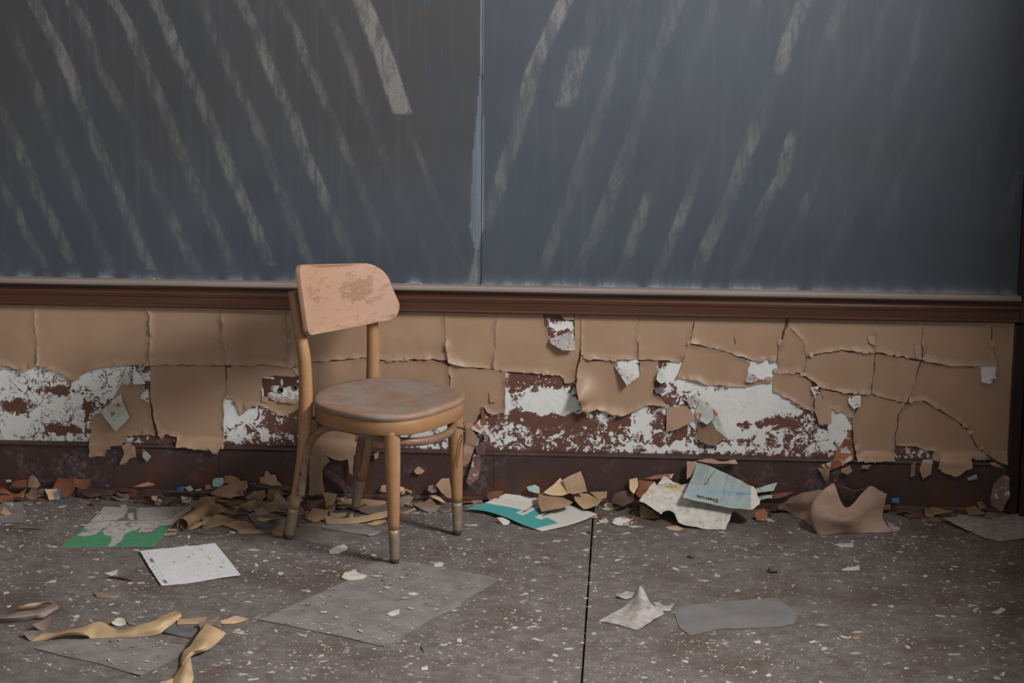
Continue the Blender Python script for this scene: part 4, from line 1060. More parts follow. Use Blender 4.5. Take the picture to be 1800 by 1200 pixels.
# --- torn grey scrap with a raised peak
grid_sheet('paper_scrap', [
  [(1051,1091,.002),(1085,1097,.002),(1120,1105,.003),(1146,1091,.004),(1168,1078,.006)],
  [(1072,1080,.004),(1098,1077,.008),(1122,1080,.012),(1142,1075,.012),(1160,1068,.010)],
  [(1093,1068,.008),(1108,1058,.022),(1122,1058,.032),(1138,1062,.030),(1150,1064,.020)],
  [(1108,1056,.014),(1116,1042,.040),(1125,1029,.062),(1134,1040,.045),(1142,1058,.028)]],
  'pale_paper', 'greybrown_chip', 'torn light grey paper scrap curling up to a point on the open floor', 'paper', sub=7, rough=.003, t=.001)
leaf('paint_chip', K(900,940,3.6,[(650,385),(720,355),(775,370),(760,395),(720,410),(690,400)]), (1100,1054), 25, 'pale_paper', 'greybrown_chip', 'small curled grey scrap behind the peak of the torn scrap', 'chip', amp=.006)
leaf('paint_chip', K(900,940,3.6,[(895,430),(930,425),(970,450),(1035,438),(1000,475),(1020,490),(985,485),(930,490)]), (1172,1075), 22, 'pale_paper', 'greybrown_chip', 'crumbling grey scrap at the right tip of the torn scrap', 'chip', amp=.005, jg=2)

# --- long curled ribbons at the lower left
def G_(pts, z): return [(0+p[0]/3.6, 1000+p[1]/3.6, zz) for p, zz in zip(pts, z)]
grid_sheet('paint_curl', [
  G_([(190,460),(300,445),(420,420),(545,418),(585,438),(720,434),(880,428),(1000,412),(1060,370),(1150,300)], [.001,.003,.010,.012,.002,.001,.001,.004,.015,.030]),
  G_([(232,430),(325,422),(425,400),(525,390),(610,385),(735,408),(870,392),(985,370),(1050,325),(1140,275)], [.010,.012,.020,.022,.016,.010,.014,.022,.030,.036]),
  G_([(272,404),(350,400),(430,384),(508,370),(630,332),(748,385),(862,356),(962,330),(1040,290),(1110,262)], [.012,.014,.018,.022,.030,.008,.020,.028,.030,.026])],
  'gold_chip', 'kraft_chip', 'long twisted ribbon of tan paint curling across the floor at the lower left', 'curl', sub=8, rough=.0014, t=.0012)
grid_sheet('paint_curl', [
  G_([(1310,340),(1370,370),(1432,405)], [.016,.020,.010]), G_([(1260,400),(1320,430),(1390,452)], [.020,.026,.012]),
  G_([(1205,480),(1265,500),(1310,512)], [.018,.026,.012]), G_([(1162,520),(1200,530),(1215,548)], [.012,.018,.010]), G_([(1140,590),(1150,610),(1146,620)], [.006,.010,.004])],
  'gold_chip', 'kraft_chip', 'broad tan paint ribbon folded over the lower right of the grey sheet', 'curl', sub=7, rough=.001)
grid_sheet('paint_curl', [
  G_([(1140,620),(1172,585),(1206,552)], [.006,.012,.012]), G_([(1112,665),(1168,650),(1216,625)], [.006,.016,.008]), G_([(1092,700),(1155,705),(1226,688)], [.004,.014,.004]), G_([(1075,745),(1140,752),(1205,735)], [.003,.008,.002])],
  'gold_chip', 'light_chip', 'lower tail of tan paint ribbon running off the bottom edge', 'curl', sub=7, rough=.001)
grid_sheet('paint_curl', [
  G_([(1000,730),(1050,730),(1090,722)], [.002,.004,.004]), G_([(1020,712),(1060,702),(1096,690)], [.004,.008,.010])],
  'light_chip', 'kraft_chip', 'pale paint curl end at the very bottom edge beside the ribbon tail', 'curl', sub=5, rough=.001)
grid_sheet('paint_curl', [
  G_([(-40,338),(60,334),(140,328),(215,312),(285,300),(372,245)], [.001,.002,.002,.004,.008,.012]), G_([(-40,310),(60,305),(130,298),(210,285),(285,268),(362,226)], [.016,.018,.018,.018,.018,.018]), G_([(-40,290),(50,285),(112,268),(210,262),(280,245),(345,210)], [.012,.016,.020,.018,.018,.012])],
  'greybrown_chip', 'kraft_chip', 'grey-brown paint curl lying at the left edge of the floor', 'curl', sub=7, rough=.001)
grid_sheet('paint_curl', [
  G_([(105,272),(160,266),(222,258)], [.004,.004,.004]), G_([(102,255),(160,240),(228,232)], [.018,.020,.018]), G_([(130,235),(200,214),(300,205)], [.026,.026,.022]), G_([(185,222),(255,222),(345,212)], [.012,.012,.010])],
  'tan_chip', 'gold_chip', 'rolled tan paint curl with an orange inside, at the left edge', 'curl', sub=6, rough=.001)
def CG(pts): return K(0, 1000, 3.6, pts)
leaf('paint_chip', CG([(145,405),(205,385),(280,400),(230,435),(190,458)]), (45,1126), 18, 'greybrown_chip', 'kraft_chip', 'grey-brown chip at the left end of the long ribbon', 'chip', amp=.006)
leaf('paint_chip', CG([(205,362),(260,330),(322,300),(312,350),(270,402),(240,380)]), (68,1111), 30, 'greybrown_chip', 'kraft_chip', 'folded grey-brown chip between the left curl and the long ribbon', 'chip', amp=.010, axis=0)
leaf('paint_chip', CG([(1118,357),(1125,318),(1310,308),(1300,335),(1250,352)]), (330,1098), 8, 'gold_chip', 'kraft_chip', 'straight golden paint strip behind the long ribbon', 'chip', amp=.003)
leaf('paint_chip', CG([(1395,330),(1490,295),(1575,320),(1470,352),(1400,352)]), (400,1097), 8, 'light_chip', 'kraft_chip', 'pointed pale tan chip at the right end of the ribbon heap', 'chip', amp=.004)
leaf('paint_chip', CG([(1255,342),(1385,303),(1405,378),(1340,352),(1300,398),(1270,395)]), (365,1110), 15, 'greybrown_chip', 'kraft_chip', 'grey chip half under the broad folded ribbon', 'chip', amp=.005)
leaf('paint_chip', CG([(1035,400),(1070,368),(1150,358),(1250,380),(1215,442),(1120,420)]), (322,1122), 6, 'grey_chip', 'grey_chip', 'flat dark grey chip between the two ribbons', 'chip', amp=.003)
leaf('paint_chip', CG([(800,320),(870,345),(860,362),(815,350)]), (232,1100), 10, 'greybrown_chip', 'grey_chip', 'small dark chip just behind the middle of the long ribbon', 'chip', amp=.003)
leaf('paint_flake', CG([(705,345),(745,308),(790,325),(800,352),(750,366)]), (208,1101), 22, 'white_chip', 'flake_white', 'crumpled white flake behind the bend of the long ribbon', 'flake', amp=.005, jg=1.5, sp=.006)

# --- loose chips of the heaps along the baseboard: (outline, foot, tilt, face, back, label)
A = lambda p: K(270, 800, 6.207, p)
B = lambda p: K(480, 840, 4.737, p)
D = lambda p: K(780, 800, 5.294, p)
E_ = lambda p: K(1060, 800, 5.294, p)
F_ = lambda p: K(1340, 800, 3.913, p)
I_ = lambda p: K(0, 830, 6.0, p)
def base_of(fn, x, y): return fn([(x, y)])[0]
CH_ = [
 (A,[(1150,240),(1210,230),(1215,170),(1240,165),(1280,215),(1325,210),(1345,270),(1400,325),(1300,330),(1160,300)],(1280,400),68,'tan_chip','flap_grey','star-shaped tan paint chip standing at the back of the heap left of the chair'),
 (A,[(1030,295),(1080,290),(1250,315),(1500,335),(1490,385),(1350,375),(1150,345),(1050,320)],(1280,410),62,'plum_chip','rust_chip','long dark brown sliver across the top of the heap left of the chair'),
 (A,[(620,420),(680,365),(830,305),(950,280),(1020,275),(1035,340),(1000,390),(960,372),(985,432),(870,445),(830,465),(700,450)],(820,475),30,'tan_chip','greybrown_chip','ragged tan chip on the rear left of the heap beside the pale teal bit'),
 (A,[(770,225),(850,215),(930,250),(965,285),(860,305),(775,305)],(860,420),62,'kraft_chip','umber_chip','brown chip leaning behind the ragged tan chip of the left heap'),
 (A,[(638,335),(645,262),(680,245),(760,245),(772,300),(700,345)],(700,415),68,'teal_chip','white_chip','pale teal paint bit standing against the baseboard left of the heap'),
 (A,[(622,350),(665,343),(695,352),(640,390)],(655,410),50,'blue_chip','blue_chip','bright blue bit under the pale teal bit'),
 (A,[(250,345),(330,335),(335,387),(255,387)],(290,395),55,'blue_chip','white_chip','square blue bit by the baseboard behind the tree print'),
 (A,[(330,350),(400,335),(440,375),(390,395)],(380,400),40,'pale_green','white_chip','pale green bit next to the square blue bit'),
 (A,[(455,365),(525,360),(530,385),(460,388)],(490,400),20,'white_chip','white_chip','white sliver by the baseboard behind the tree print'),
 (A,[(560,330),(620,320),(630,370),(570,375)],(595,400),45,'tan_chip','white_chip','small tan square bit left of the pale teal bit'),
 (A,[(400,400),(470,400),(490,430),(420,440)],(440,445),25,'kraft_chip','white_chip','small orange-tan bit in front of the white sliver'),
 (A,[(440,575),(490,470),(560,455),(690,440),(640,560),(560,580)],(520,600),38,'kraft_chip','umber_chip','folded brown sheet of paint behind the roll of the left heap'),
 (A,[(330,780),(400,770),(520,720),(610,708),(560,752),(390,822)],(400,815),25,'gold_chip','kraft_chip','light tan strip in front of the paint roll'),
 (A,[(520,800),(650,660),(700,650),(790,665),(870,700),(850,720),(620,800),(560,818)],(600,812),30,'kraft_chip','umber_chip','broad brown flap in the front middle of the left heap'),
 (A,[(760,760),(900,710),(1000,720),(1060,745),(1100,800),(1230,830),(1200,852),(940,862),(900,810)],(1000,860),20,'kraft_chip','gold_chip','long pointed brown flap at the front right of the left heap'),
 (A,[(420,850),(560,805),(700,785),(830,790),(850,820),(740,860),(600,872)],(640,865),6,'grey_chip','grey_chip','blue-grey lens-shaped chip in front of the left heap'),
 (A,[(655,505),(700,480),(780,470),(1000,490),(985,532),(760,545),(660,525)],(800,545),32,'umber_chip','kraft_chip','dark brown strip in the middle of the left heap'),
 (A,[(980,530),(1050,470),(1130,395),(1210,375),(1232,440),(1180,500),(1040,532)],(1090,535),40,'kraft_chip','umber_chip','diagonal brown flap rising in the middle of the left heap'),
 (A,[(1205,515),(1250,465),(1335,395),(1332,530),(1280,525)],(1290,545),48,'kraft_chip','umber_chip','left half of the tent-shaped brown flap beside the chair leg'),
 (A,[(1335,395),(1410,450),(1480,530),(1462,642),(1380,620),(1300,578)],(1400,640),52,'greybrown_chip','kraft_chip','right half of the tent-shaped flap beside the rear chair leg'),
 (A,[(1180,540),(1310,530),(1292,582),(1190,578)],(1240,585),25,'gold_chip','kraft_chip','small golden strip at the foot of the tent-shaped flap'),
 (A,[(690,545),(750,560),(820,600),(1010,618),(1022,642),(840,645),(720,605)],(860,645),15,'kraft_chip','light_chip','ribbon-like chip in front of the dark strip of the left heap'),
 (A,[(1105,520),(1180,560),(1300,590),(1455,655),(1380,665),(1200,625),(1130,590)],(1280,650),14,'umber_chip','kraft_chip','flat brown chip lying before the tent-shaped flap'),
 (A,[(1000,560),(1130,600),(1300,640),(1440,680),(1440,790),(1330,792),(1170,780),(1080,720),(1030,650)],(1250,790),5,'grey_paper','grey_paper','grey paper piece lying beside the rear chair foot'),
 (A,[(480,600),(560,580),(700,560),(702,640),(640,680),(450,740)],(560,735),40,'umber_chip','kraft_chip','dark folded chip just right of the paint roll'),
 (A,[(1290,815),(1340,785),(1432,765),(1402,892),(1300,882)],(1350,890),10,'kraft_chip','grey_chip','tan chip touching the rear chair foot'),
 (A,[(175,785),(280,790),(262,832),(160,826)],(215,835),20,'gold_chip','kraft_chip','tan chip at the left tip of the paint roll'),
 (A,[(100,862),(250,835),(245,856),(110,878)],(180,880),8,'light_chip','gold_chip','pale strip resting on the corner of the green-edged print'),
 (A,[(130,888),(200,872),(292,878),(230,897)],(210,898),4,'grey_chip','grey_chip','small blue-grey sliver right of the green-edged print'),
 (A,[(300,470),(400,455),(440,490),(380,530),(310,520)],(360,530),16,'white_chip','grey_chip','crumbled white bit behind the folded brown sheet'),
 (A,[(385,520),(430,505),(450,540),(400,555)],(415,555),35,'light_chip','kraft_chip','tan crumb beside the crumbled white bit'),
 (A,[(860,560),(1000,545),(1010,575),(900,585)],(930,590),20,'gold_chip','kraft_chip','thin golden chip in the centre of the left heap'),
 (A,[(1560,600),(1600,545),(1650,600),(1640,645),(1570,662)],(1600,662),40,'umber_chip','kraft_chip','dark chip just right of the rear chair leg'),
 (A,[(1590,455),(1640,490),(1620,510),(1580,500)],(1610,515),45,'light_chip','kraft_chip','small curled tan chip behind the rear chair leg'),
 (B,[(270,335),(330,240),(400,255),(465,270),(435,345),(400,340),(350,372)],(360,375),28,'tan_chip','umber_chip','folded tan chip under the chair near the rear leg'),
 (B,[(415,120),(470,118),(532,135),(510,200),(490,270),(450,268)],(465,275),70,'gold_chip','rust_chip','cone-shaped orange tan chip standing under the chair'),
 (B,[(440,320),(500,335),(640,330),(800,310),(950,285),(950,330),(760,365),(600,385),(440,390)],(600,392),25,'gold_chip','kraft_chip','long straight tan strip under the chair'),
 (B,[(470,285),(540,290),(600,280),(612,305),(560,330),(480,330)],(540,335),35,'gold_chip','kraft_chip','tan curl above the left end of the long straight strip'),
 (B,[(170,392),(300,378),(430,362),(436,390),(250,408)],(300,408),10,'kraft_chip','umber_chip','brown strip running from the rear chair foot'),
 (B,[(775,385),(850,352),(940,335),(942,358),(835,398)],(850,398),20,'gold_chip','light_chip','pointed tan chip below the right end of the long straight strip'),
 (B,[(530,180),(620,172),(720,172),(940,180),(945,205),(830,235),(620,238),(540,215)],(720,240),15,'tan_chip','kraft_chip','wide tan chip with green specks at the back under the chair'),
 (B,[(700,270),(760,240),(950,225),(955,285),(850,312),(760,290)],(820,312),22,'greybrown_chip','umber_chip','grey-brown curl right of the far rear chair foot'),
 (B,[(330,402),(460,385),(560,380),(700,380),(760,385),(880,445),(790,482),(600,452)],(620,470),2,'grey_paper','grey_paper','thin grey paper piece flat under the chair'),
 (B,[(790,478),(890,445),(905,455),(800,490)],(840,488),30,'pale_paper','grey_paper','curled pale edge at the corner of the thin grey paper'),
 (B,[(1055,160),(1140,135),(1172,150),(1120,228),(1060,242)],(1100,240),30,'greybrown_chip','umber_chip','grey-brown chip right of the nearest chair leg'),
 (B,[(1050,292),(1180,240),(1192,252),(1090,308)],(1110,306),18,'tan_chip','kraft_chip','thin tan chip right of the nearest chair leg'),
 (B,[(885,105),(905,58),(945,52),(960,110),(920,115)],(920,150),60,'tan_chip','white_chip','jagged tan chip at the baseboard behind the nearest leg'),
 (B,[(1045,60),(1095,75),(1085,105),(1045,122)],(1060,150),58,'light_chip','white_chip','rounded tan chip at the baseboard right of the nearest leg'),
 (B,[(1065,130),(1105,80),(1160,110),(1150,130),(1110,105),(1085,135)],(1110,150),45,'tan_chip','grey_chip','curled sliver at the baseboard beside the rounded tan chip'),
 (B,[(1155,212),(1230,205),(1400,232),(1330,292),(1250,272)],(1280,290),20,'greybrown_chip','grey_chip','grey curl on the floor between the two front legs'),
 (B,[(1225,200),(1300,215),(1420,235),(1300,250),(1240,240)],(1310,255),35,'grey_chip','umber_chip','rolled grey chip behind the grey curl'),
 (B,[(1390,282),(1510,245),(1514,262),(1420,292)],(1440,292),15,'greybrown_chip','kraft_chip','thin strip reaching the far front leg'),
 (B,[(1355,60),(1400,10),(1465,0),(1495,180),(1450,160),(1400,120)],(1430,190),62,'tan_chip','light_chip','large folded tan chip leaning behind the far front leg'),
 (B,[(1290,125),(1360,140),(1450,192),(1400,190),(1330,165)],(1380,195),30,'light_chip','kraft_chip','pale curled edge at the foot of the large folded chip'),
 (B,[(1300,60),(1355,55),(1370,110),(1320,125),(1285,100)],(1320,150),60,'greybrown_chip','umber_chip','shadowed grey-brown chip left of the large folded chip'),
 (B,[(1575,200),(1740,188),(1752,222),(1600,242)],(1660,240),14,'tan_chip','rust_chip','tan strip between the far front leg and the booklet'),
 (D,[(930,350),(1005,285),(1085,210),(1130,270),(1172,360),(1100,378),(1010,372)],(1060,385),50,'light_chip','rust_chip','shiny folded tan chip behind the booklet'),
 (D,[(1108,228),(1190,185),(1275,145),(1310,240),(1337,342),(1200,362),(1150,350)],(1240,380),58,'tan_chip','kraft_chip','large squarish tan chip leaning behind the booklet'),
 (D,[(885,362),(1010,320),(1100,375),(1200,430),(1160,470),(1080,492),(910,505),(880,440)],(1010,500),12,'tan_chip','kraft_chip','star-edged tan chip lying on the booklet'),
 (D,[(1205,365),(1330,360),(1480,420),(1432,482),(1300,497),(1220,430)],(1320,500),18,'gold_chip','kraft_chip','tan chip lying right of the star-edged chip'),
 (D,[(1358,342),(1520,335),(1512,402),(1440,412)],(1440,430),35,'tan_chip','grey_chip','squarish tan chip by the baseboard right of the booklet'),
 (D,[(1555,430),(1600,350),(1700,330),(1800,370),(1750,440),(1660,492)],(1670,500),38,'plum_chip','rust_chip','dark purple-brown chip left of the white paper'),
 (D,[(1480,435),(1570,440),(1578,475),(1500,482)],(1530,485),22,'light_chip','white_chip','small tan chip in front of the purple-brown chip'),
 (D,[(1460,490),(1560,480),(1650,475),(1600,505),(1490,515)],(1560,512),10,'white_chip','tan_chip','white and tan crumbs below the purple-brown chip'),
 (D,[(770,290),(850,272),(892,300),(892,352),(790,332)],(840,390),60,'teal_chip','blue_chip','teal bit standing behind the booklet'),
 (D,[(398,372),(440,340),(500,338),(560,340),(485,425),(420,428)],(460,430),38,'rust_chip','plum_chip','reddish brown chip left of the booklet'),
 (D,[(1430,545),(1480,530),(1520,575),(1470,595)],(1475,595),12,'rust_chip','white_chip','small rusty chip at the right corner of the booklet'),
 (D,[(495,575),(560,580),(620,605),(600,640),(560,655),(530,620)],(570,655),35,'white_chip','white_chip','crumpled white bit under the front edge of the booklet'),
 (E_,[(245,225),(320,213),(330,290),(290,362),(252,330)],(285,400),60,'light_chip','rust_chip','pale rounded chip left of the white paper'),
 (E_,[(320,232),(400,225),(470,225),(505,260),(400,330),(345,395),(300,345),(340,285)],(390,420),48,'rust_chip','light_chip','orange-brown rolled chip behind the white paper'),
 (E_,[(380,215),(520,180),(660,170),(640,215),(560,215),(450,222)],(520,330),60,'rust_blotch','tan_chip','rust and tan sliver behind the white paper'),
 (E_,[(778,60),(870,52),(872,160),(780,222)],(825,340),66,'tan_chip','kraft_chip','tan chip standing behind the map piece'),
 (E_,[(870,45),(1000,28),(1100,58),(1235,40),(1255,78),(1100,78),(960,70)],(1060,330),66,'tan_chip','plum_chip','long tan sliver above the map piece against the baseboard'),
 (E_,[(348,460),(480,520),(535,575),(480,592),(350,582)],(430,595),62,'umber_chip','kraft_chip','brown card standing under the left of the white paper'),
 (E_,[(1420,310),(1560,270),(1625,255),(1590,325),(1440,352)],(1520,430),50,'pale_green','rust_chip','grey-green torn chip right of the map piece'),
 (E_,[(1430,372),(1580,360),(1582,392),(1450,418)],(1510,440),40,'pale_green','white_chip','pale green roll beside the map piece'),
 (E_,[(1580,360),(1700,345),(1790,340),(1700,378),(1592,402)],(1680,430),40,'rust_chip','tan_chip','orange sliver pointing to the crumpled brown paper'),
 (E_,[(1415,530),(1500,500),(1532,560),(1520,605),(1430,612)],(1470,620),45,'rust_blotch','kraft_chip','rusty crumb below the right end of the map piece'),
 (E_,[(80,620),(110,585),(200,560),(290,615),(260,640),(150,660)],(180,665),20,'flap_white','rust_chip','pale crumpled chip with orange specks in front of the heap'),
 (E_,[(210,655),(290,650),(378,668),(270,680)],(290,680),4,'pale_green','white_chip','thin pale green chip right of the orange-specked chip'),
 (E_,[(585,665),(680,645),(750,680),(700,705),(610,695)],(670,705),6,'light_chip','white_chip','two-toned tan chip in front of the white paper'),
 (F_,[(1130,372),(1160,352),(1320,380),(1250,395),(1150,415)],(1210,415),22,'kraft_chip','umber_chip','brown chip by the baseboard right of the blue bit'),
 (F_,[(1395,372),(1460,352),(1545,405),(1430,417)],(1470,417),20,'kraft_chip','umber_chip','brown chip just behind the pale sheet at the right'),
 (F_,[(1130,432),(1262,418),(1225,467),(1170,455)],(1200,467),8,'umber_chip','kraft_chip','flat brown chip at the tip of the pale sheet at the right'),
 (F_,[(925,372),(1090,358),(1105,422),(1000,424)],(1010,425),20,'plum_chip','umber_chip','dark chip right of the crumpled brown paper'),
 (F_,[(888,296),(940,294),(942,330),(895,328)],(915,370),62,'blue_chip','white_chip','bright blue bit right of the crumpled brown paper'),
 (F_,[(825,348),(885,328),(880,372),(835,372)],(855,380),45,'rust_chip','white_chip','orange bit right of the crumpled brown paper'),
 (F_,[(850,440),(890,470),(950,505),(930,525),(880,522)],(900,525),8,'pale_paper','flake_white','pale crumbs at the right foot of the crumpled brown paper'),
 (F_,[(1568,300),(1590,200),(1660,130),(1702,160),(1702,290),(1642,388),(1575,345)],(1635,400),68,'plum_blotch','plum_chip','tall brown chip leaning in the corner by the dark casing'),
 (F_,[(1480,320),(1520,310),(1545,360),(1490,365)],(1510,385),50,'umber_chip','plum_chip','small dark chip left of the tall corner chip'),
 (I_,[(-40,262),(100,235),(190,230),(285,180),(250,262),(170,297),(-40,302)],(120,300),35,'rust_blotch','tan_chip','orange and grey blotched chip at the left edge by the wall'),
 (I_,[(-40,170),(60,170),(132,215),(100,222),(-40,218)],(50,225),40,'rust_blotch','white_chip','thin orange curl above the blotched chip at the left edge'),
 (I_,[(95,155),(150,90),(290,70),(300,155)],(200,190),58,'rust_chip','plum_chip','rust-brown plate against the baseboard at the left'),
 (I_,[(288,152),(300,60),(340,20),(390,60),(428,132),(390,162)],(355,200),66,'kraft_chip','umber_chip','pointed tan chip standing at the baseboard at the left'),
 (I_,[(268,252),(330,172),(392,170),(392,282),(310,292)],(340,292),48,'umber_chip','kraft_chip','dark folded chip below the pointed tan chip at the left'),
 (I_,[(395,182),(460,175),(472,242),(402,268)],(435,270),50,'greybrown_chip','kraft_chip','pinkish grey chip next to the shiny pale chip'),
 (I_,[(468,175),(600,172),(637,215),(632,282),(520,297),(500,240)],(560,297),52,'light_chip','tan_chip','shiny pale tan chip in the left heap by the wall'),
 (I_,[(565,175),(620,55),(780,70),(792,130),(772,212),(645,268),(610,200)],(700,270),50,'rust_chip','tan_chip','large orange-rust plate at the left by the wall'),
 (I_,[(780,70),(962,70),(952,142),(880,182),(790,152)],(860,210),58,'rust_chip','plum_chip','second orange-rust plate right of the large one'),
 (I_,[(605,195),(640,190),(652,290),(630,322),(575,320),(580,295),(630,285)],(620,322),40,'blue_chip','grey_chip','dark blue curled bit at the edge of the shiny pale chip'),
 (I_,[(858,212),(930,180),(1090,175),(1185,210),(1050,240),(950,264),(870,242)],(1000,265),20,'plum_chip','umber_chip','flat dark brown chip by the wall behind the tree print'),
 (I_,[(1150,162),(1300,160),(1420,170),(1485,202),(1420,202),(1200,197)],(1320,215),25,'plum_chip','umber_chip','long dark chip against the baseboard behind the tree print'),
 (I_,[(1415,252),(1500,200),(1700,200),(1722,236),(1600,247)],(1570,250),20,'plum_chip','greybrown_chip','dark chip behind the top edge of the tree print'),
 (I_,[(1060,242),(1180,220),(1222,282),(1120,292)],(1140,292),14,'grey_chip','grey_chip','slate-grey chip behind the top left of the tree print'),
 (I_,[(1405,152),(1480,125),(1570,98),(1642,130),(1500,152)],(1520,200),50,'tan_chip','white_chip','curved tan sliver lying against the baseboard behind the tree print'),
 (I_,[(1290,250),(1400,230),(1442,292),(1380,304)],(1370,305),25,'greybrown_chip','white_chip','grey-brown chip behind the middle of the tree print'),
 (I_,[(1598,250),(1662,250),(1640,335),(1615,320)],(1630,335),55,'light_chip','white_chip','pale upright sliver behind the tree print'),
 (I_,[(1662,282),(1702,290),(1682,325)],(1680,330),50,'white_chip','white_chip','tiny white upright bit beside the pale sliver'),
 (I_,[(-5,425),(45,370),(120,430),(60,462)],(60,462),30,'gold_chip','light_chip','yellowish folded chip on the small square grey sheet'),
 (I_,[(1105,125),(1145,125),(1142,148),(1108,146)],(1125,190),62,'blue_chip','blue_chip','tiny blue bit by the baseboard behind the tree print'),
 (I_,[(60,78),(110,75),(126,100),(70,102)],(90,190),64,'teal_chip','teal_chip','pale teal bit against the baseboard at the left edge'),
 (I_,[(360,300),(420,285),(440,315),(380,335)],(400,335),12,'greybrown_chip','flake_white','flat grey-brown chip in front of the shiny pale chip'),
]
for i, (fn_c, pts, bs, tl, mt, bkm, lab) in enumerate(CH_):
    rr = random.Random(i*7+1)
    bb_ = base_of(fn_c, *bs)
    g_ = gp(*bb_)
    leaf('paint_chip', fn_c(pts), bb_, tl, mt, bkm, lab, 'chip', amp=rr.choice((-1, 1))*rr.uniform(.004, .010), axis=rr.uniform(0, 180), rough=.002, jg=1.1, sp=.010)
def loose_chip(px, py, z, size, yaw, tilt, curv, mat, back, label, group, seed):
    """a torn, bent piece of paint lying free"""
    r0 = random.Random(seed); n = 11
    P2 = [(size*(1+.3*r0.uniform(-1, 1))*math.cos(2*math.pi*k/n), size*.62*(1+.35*r0.uniform(-1, 1))*math.sin(2*math.pi*k/n)) for k in range(n)]
    v2, T_ = tri(P2, size*.30)
    ph = r0.uniform(0, 3.14); c_, q_ = math.cos(ph), math.sin(ph); v = []
    for x, y in v2:
        a_, b_ = x*c_+y*q_, -x*q_+y*c_; k = curv/size
        xx, hh = math.sin(k*a_)/k, (1-math.cos(k*a_))/k
        v.append((xx*c_-b_*q_, xx*q_+b_*c_, hh+nz(x*40+seed, y*40)*.004))
    M_ = (Matrix.Rotation(yaw, 3, 'Z') @ Matrix.Rotation(tilt, 3, 'X'))
    v = np.array([M_ @ Vector(p) for p in v]); v[:, 2] -= v[:, 2].min()
    g = gp(px, py); v = v+np.array([g[0], g[1], z])
    e_ = v[:, 1].max()+.036
    if e_ > 0: v[:, 1] -= e_
    Vs, F, MI, _ = shell(v, T_, .0012, (0, 0, 1)); Vs[:, 2] = np.maximum(Vs[:, 2], .0004)
    return place('paint_chip', Vs, F, MI, [mat, back], label, 'chip', group)
rh = random.Random(21)
ZONES = [
 (30, (335,525,868,925), (.018,.040), .022, ['kraft_chip','umber_chip','kraft_chip','greybrown_chip','tan_chip','gold_chip'], 'brown torn paint curl lying in the heap left of the chair', 'paint curls in the heap left of the chair'),
 (16, (540,700,880,915), (.014,.032), .010, ['kraft_chip','tan_chip','greybrown_chip','gold_chip','umber_chip'], 'tan torn paint curl on the floor under the chair', 'paint curls under the chair'),
 (22, (0,330,868,888), (.012,.030), .006, ['plum_chip','umber_chip','plum_chip','rust_chip','greybrown_chip','grey_chip'], 'dark torn paint chip along the baseboard at the left', 'dark paint chips along the left baseboard'),
 (10, (700,900,876,896), (.012,.028), .004, ['greybrown_chip','umber_chip','tan_chip','plum_chip'], 'grey-brown torn paint chip along the baseboard behind the front legs', 'paint chips behind the front legs'),
 (12, (1040,1380,885,900), (.014,.030), .006, ['plum_chip','umber_chip','greybrown_chip','kraft_chip'], 'dark torn paint chip under the paper heap at the baseboard', 'paint chips under the paper heap'),
 (9, (1570,1770,890,905), (.012,.030), .004, ['umber_chip','plum_chip','kraft_chip'], 'dark brown torn paint chip along the baseboard at the right', 'paint chips along the right baseboard'),
]
cnt_ = 0
for num, (xa, xb, ya, yb), (sa, sb), zh, mats_, lab, grp in ZONES:
    for i in range(num):
        cnt_ += 1
        loose_chip(rh.uniform(xa, xb), rh.uniform(ya, yb), rh.uniform(0, zh), rh.uniform(sa, sb), rh.uniform(0, 6.28), rh.uniform(-.6, .6), rh.choice((-1, 1))*rh.uniform(.3, 1.3), rh.choice(mats_), rh.choice(mats_), lab, grp, cnt_*3+1)
# paint roll of the left heap: a sheet rolled into a tube
ax0, ax1 = gp(322, 922, .022), gp(372, 892, .026)
d_ = ax1-ax0; L_ = np.linalg.norm(d_); d_ = d_/L_; side = np.cross(d_, [0, 0, 1.]); side /= np.linalg.norm(side); upv = np.cross(side, d_)
V, T_ = [], []; na, nl = 30, 10
for i in range(na+1):
    an = i/na*R(430)+R(200); r_ = .012+.012*i/na
    for j in range(nl+1):
        s_ = j/nl; p = ax0+d_*L_*s_*(1.0)+(side*math.cos(an)+upv*math.sin(an))*r_*(1+.25*s_)
        V.append(p+np.array([0, 0, nz(i*.3, j*.4)*.002]))
V = np.array(V); V[:, 2] = np.maximum(V[:, 2], .002)
for i in range(na):
    for j in range(nl):
        a_ = i*(nl+1)+j; T_ += [(a_, a_+1, a_+nl+2), (a_, a_+nl+2, a_+nl+1)]
Vs, F, MI, _ = shell(V, T_, .001)
place('paint_roll', Vs, F, MI, ['kraft_chip', 'kraft_chip'], 'rolled-up tube of brown paint at the left front of the heap', 'roll', None)

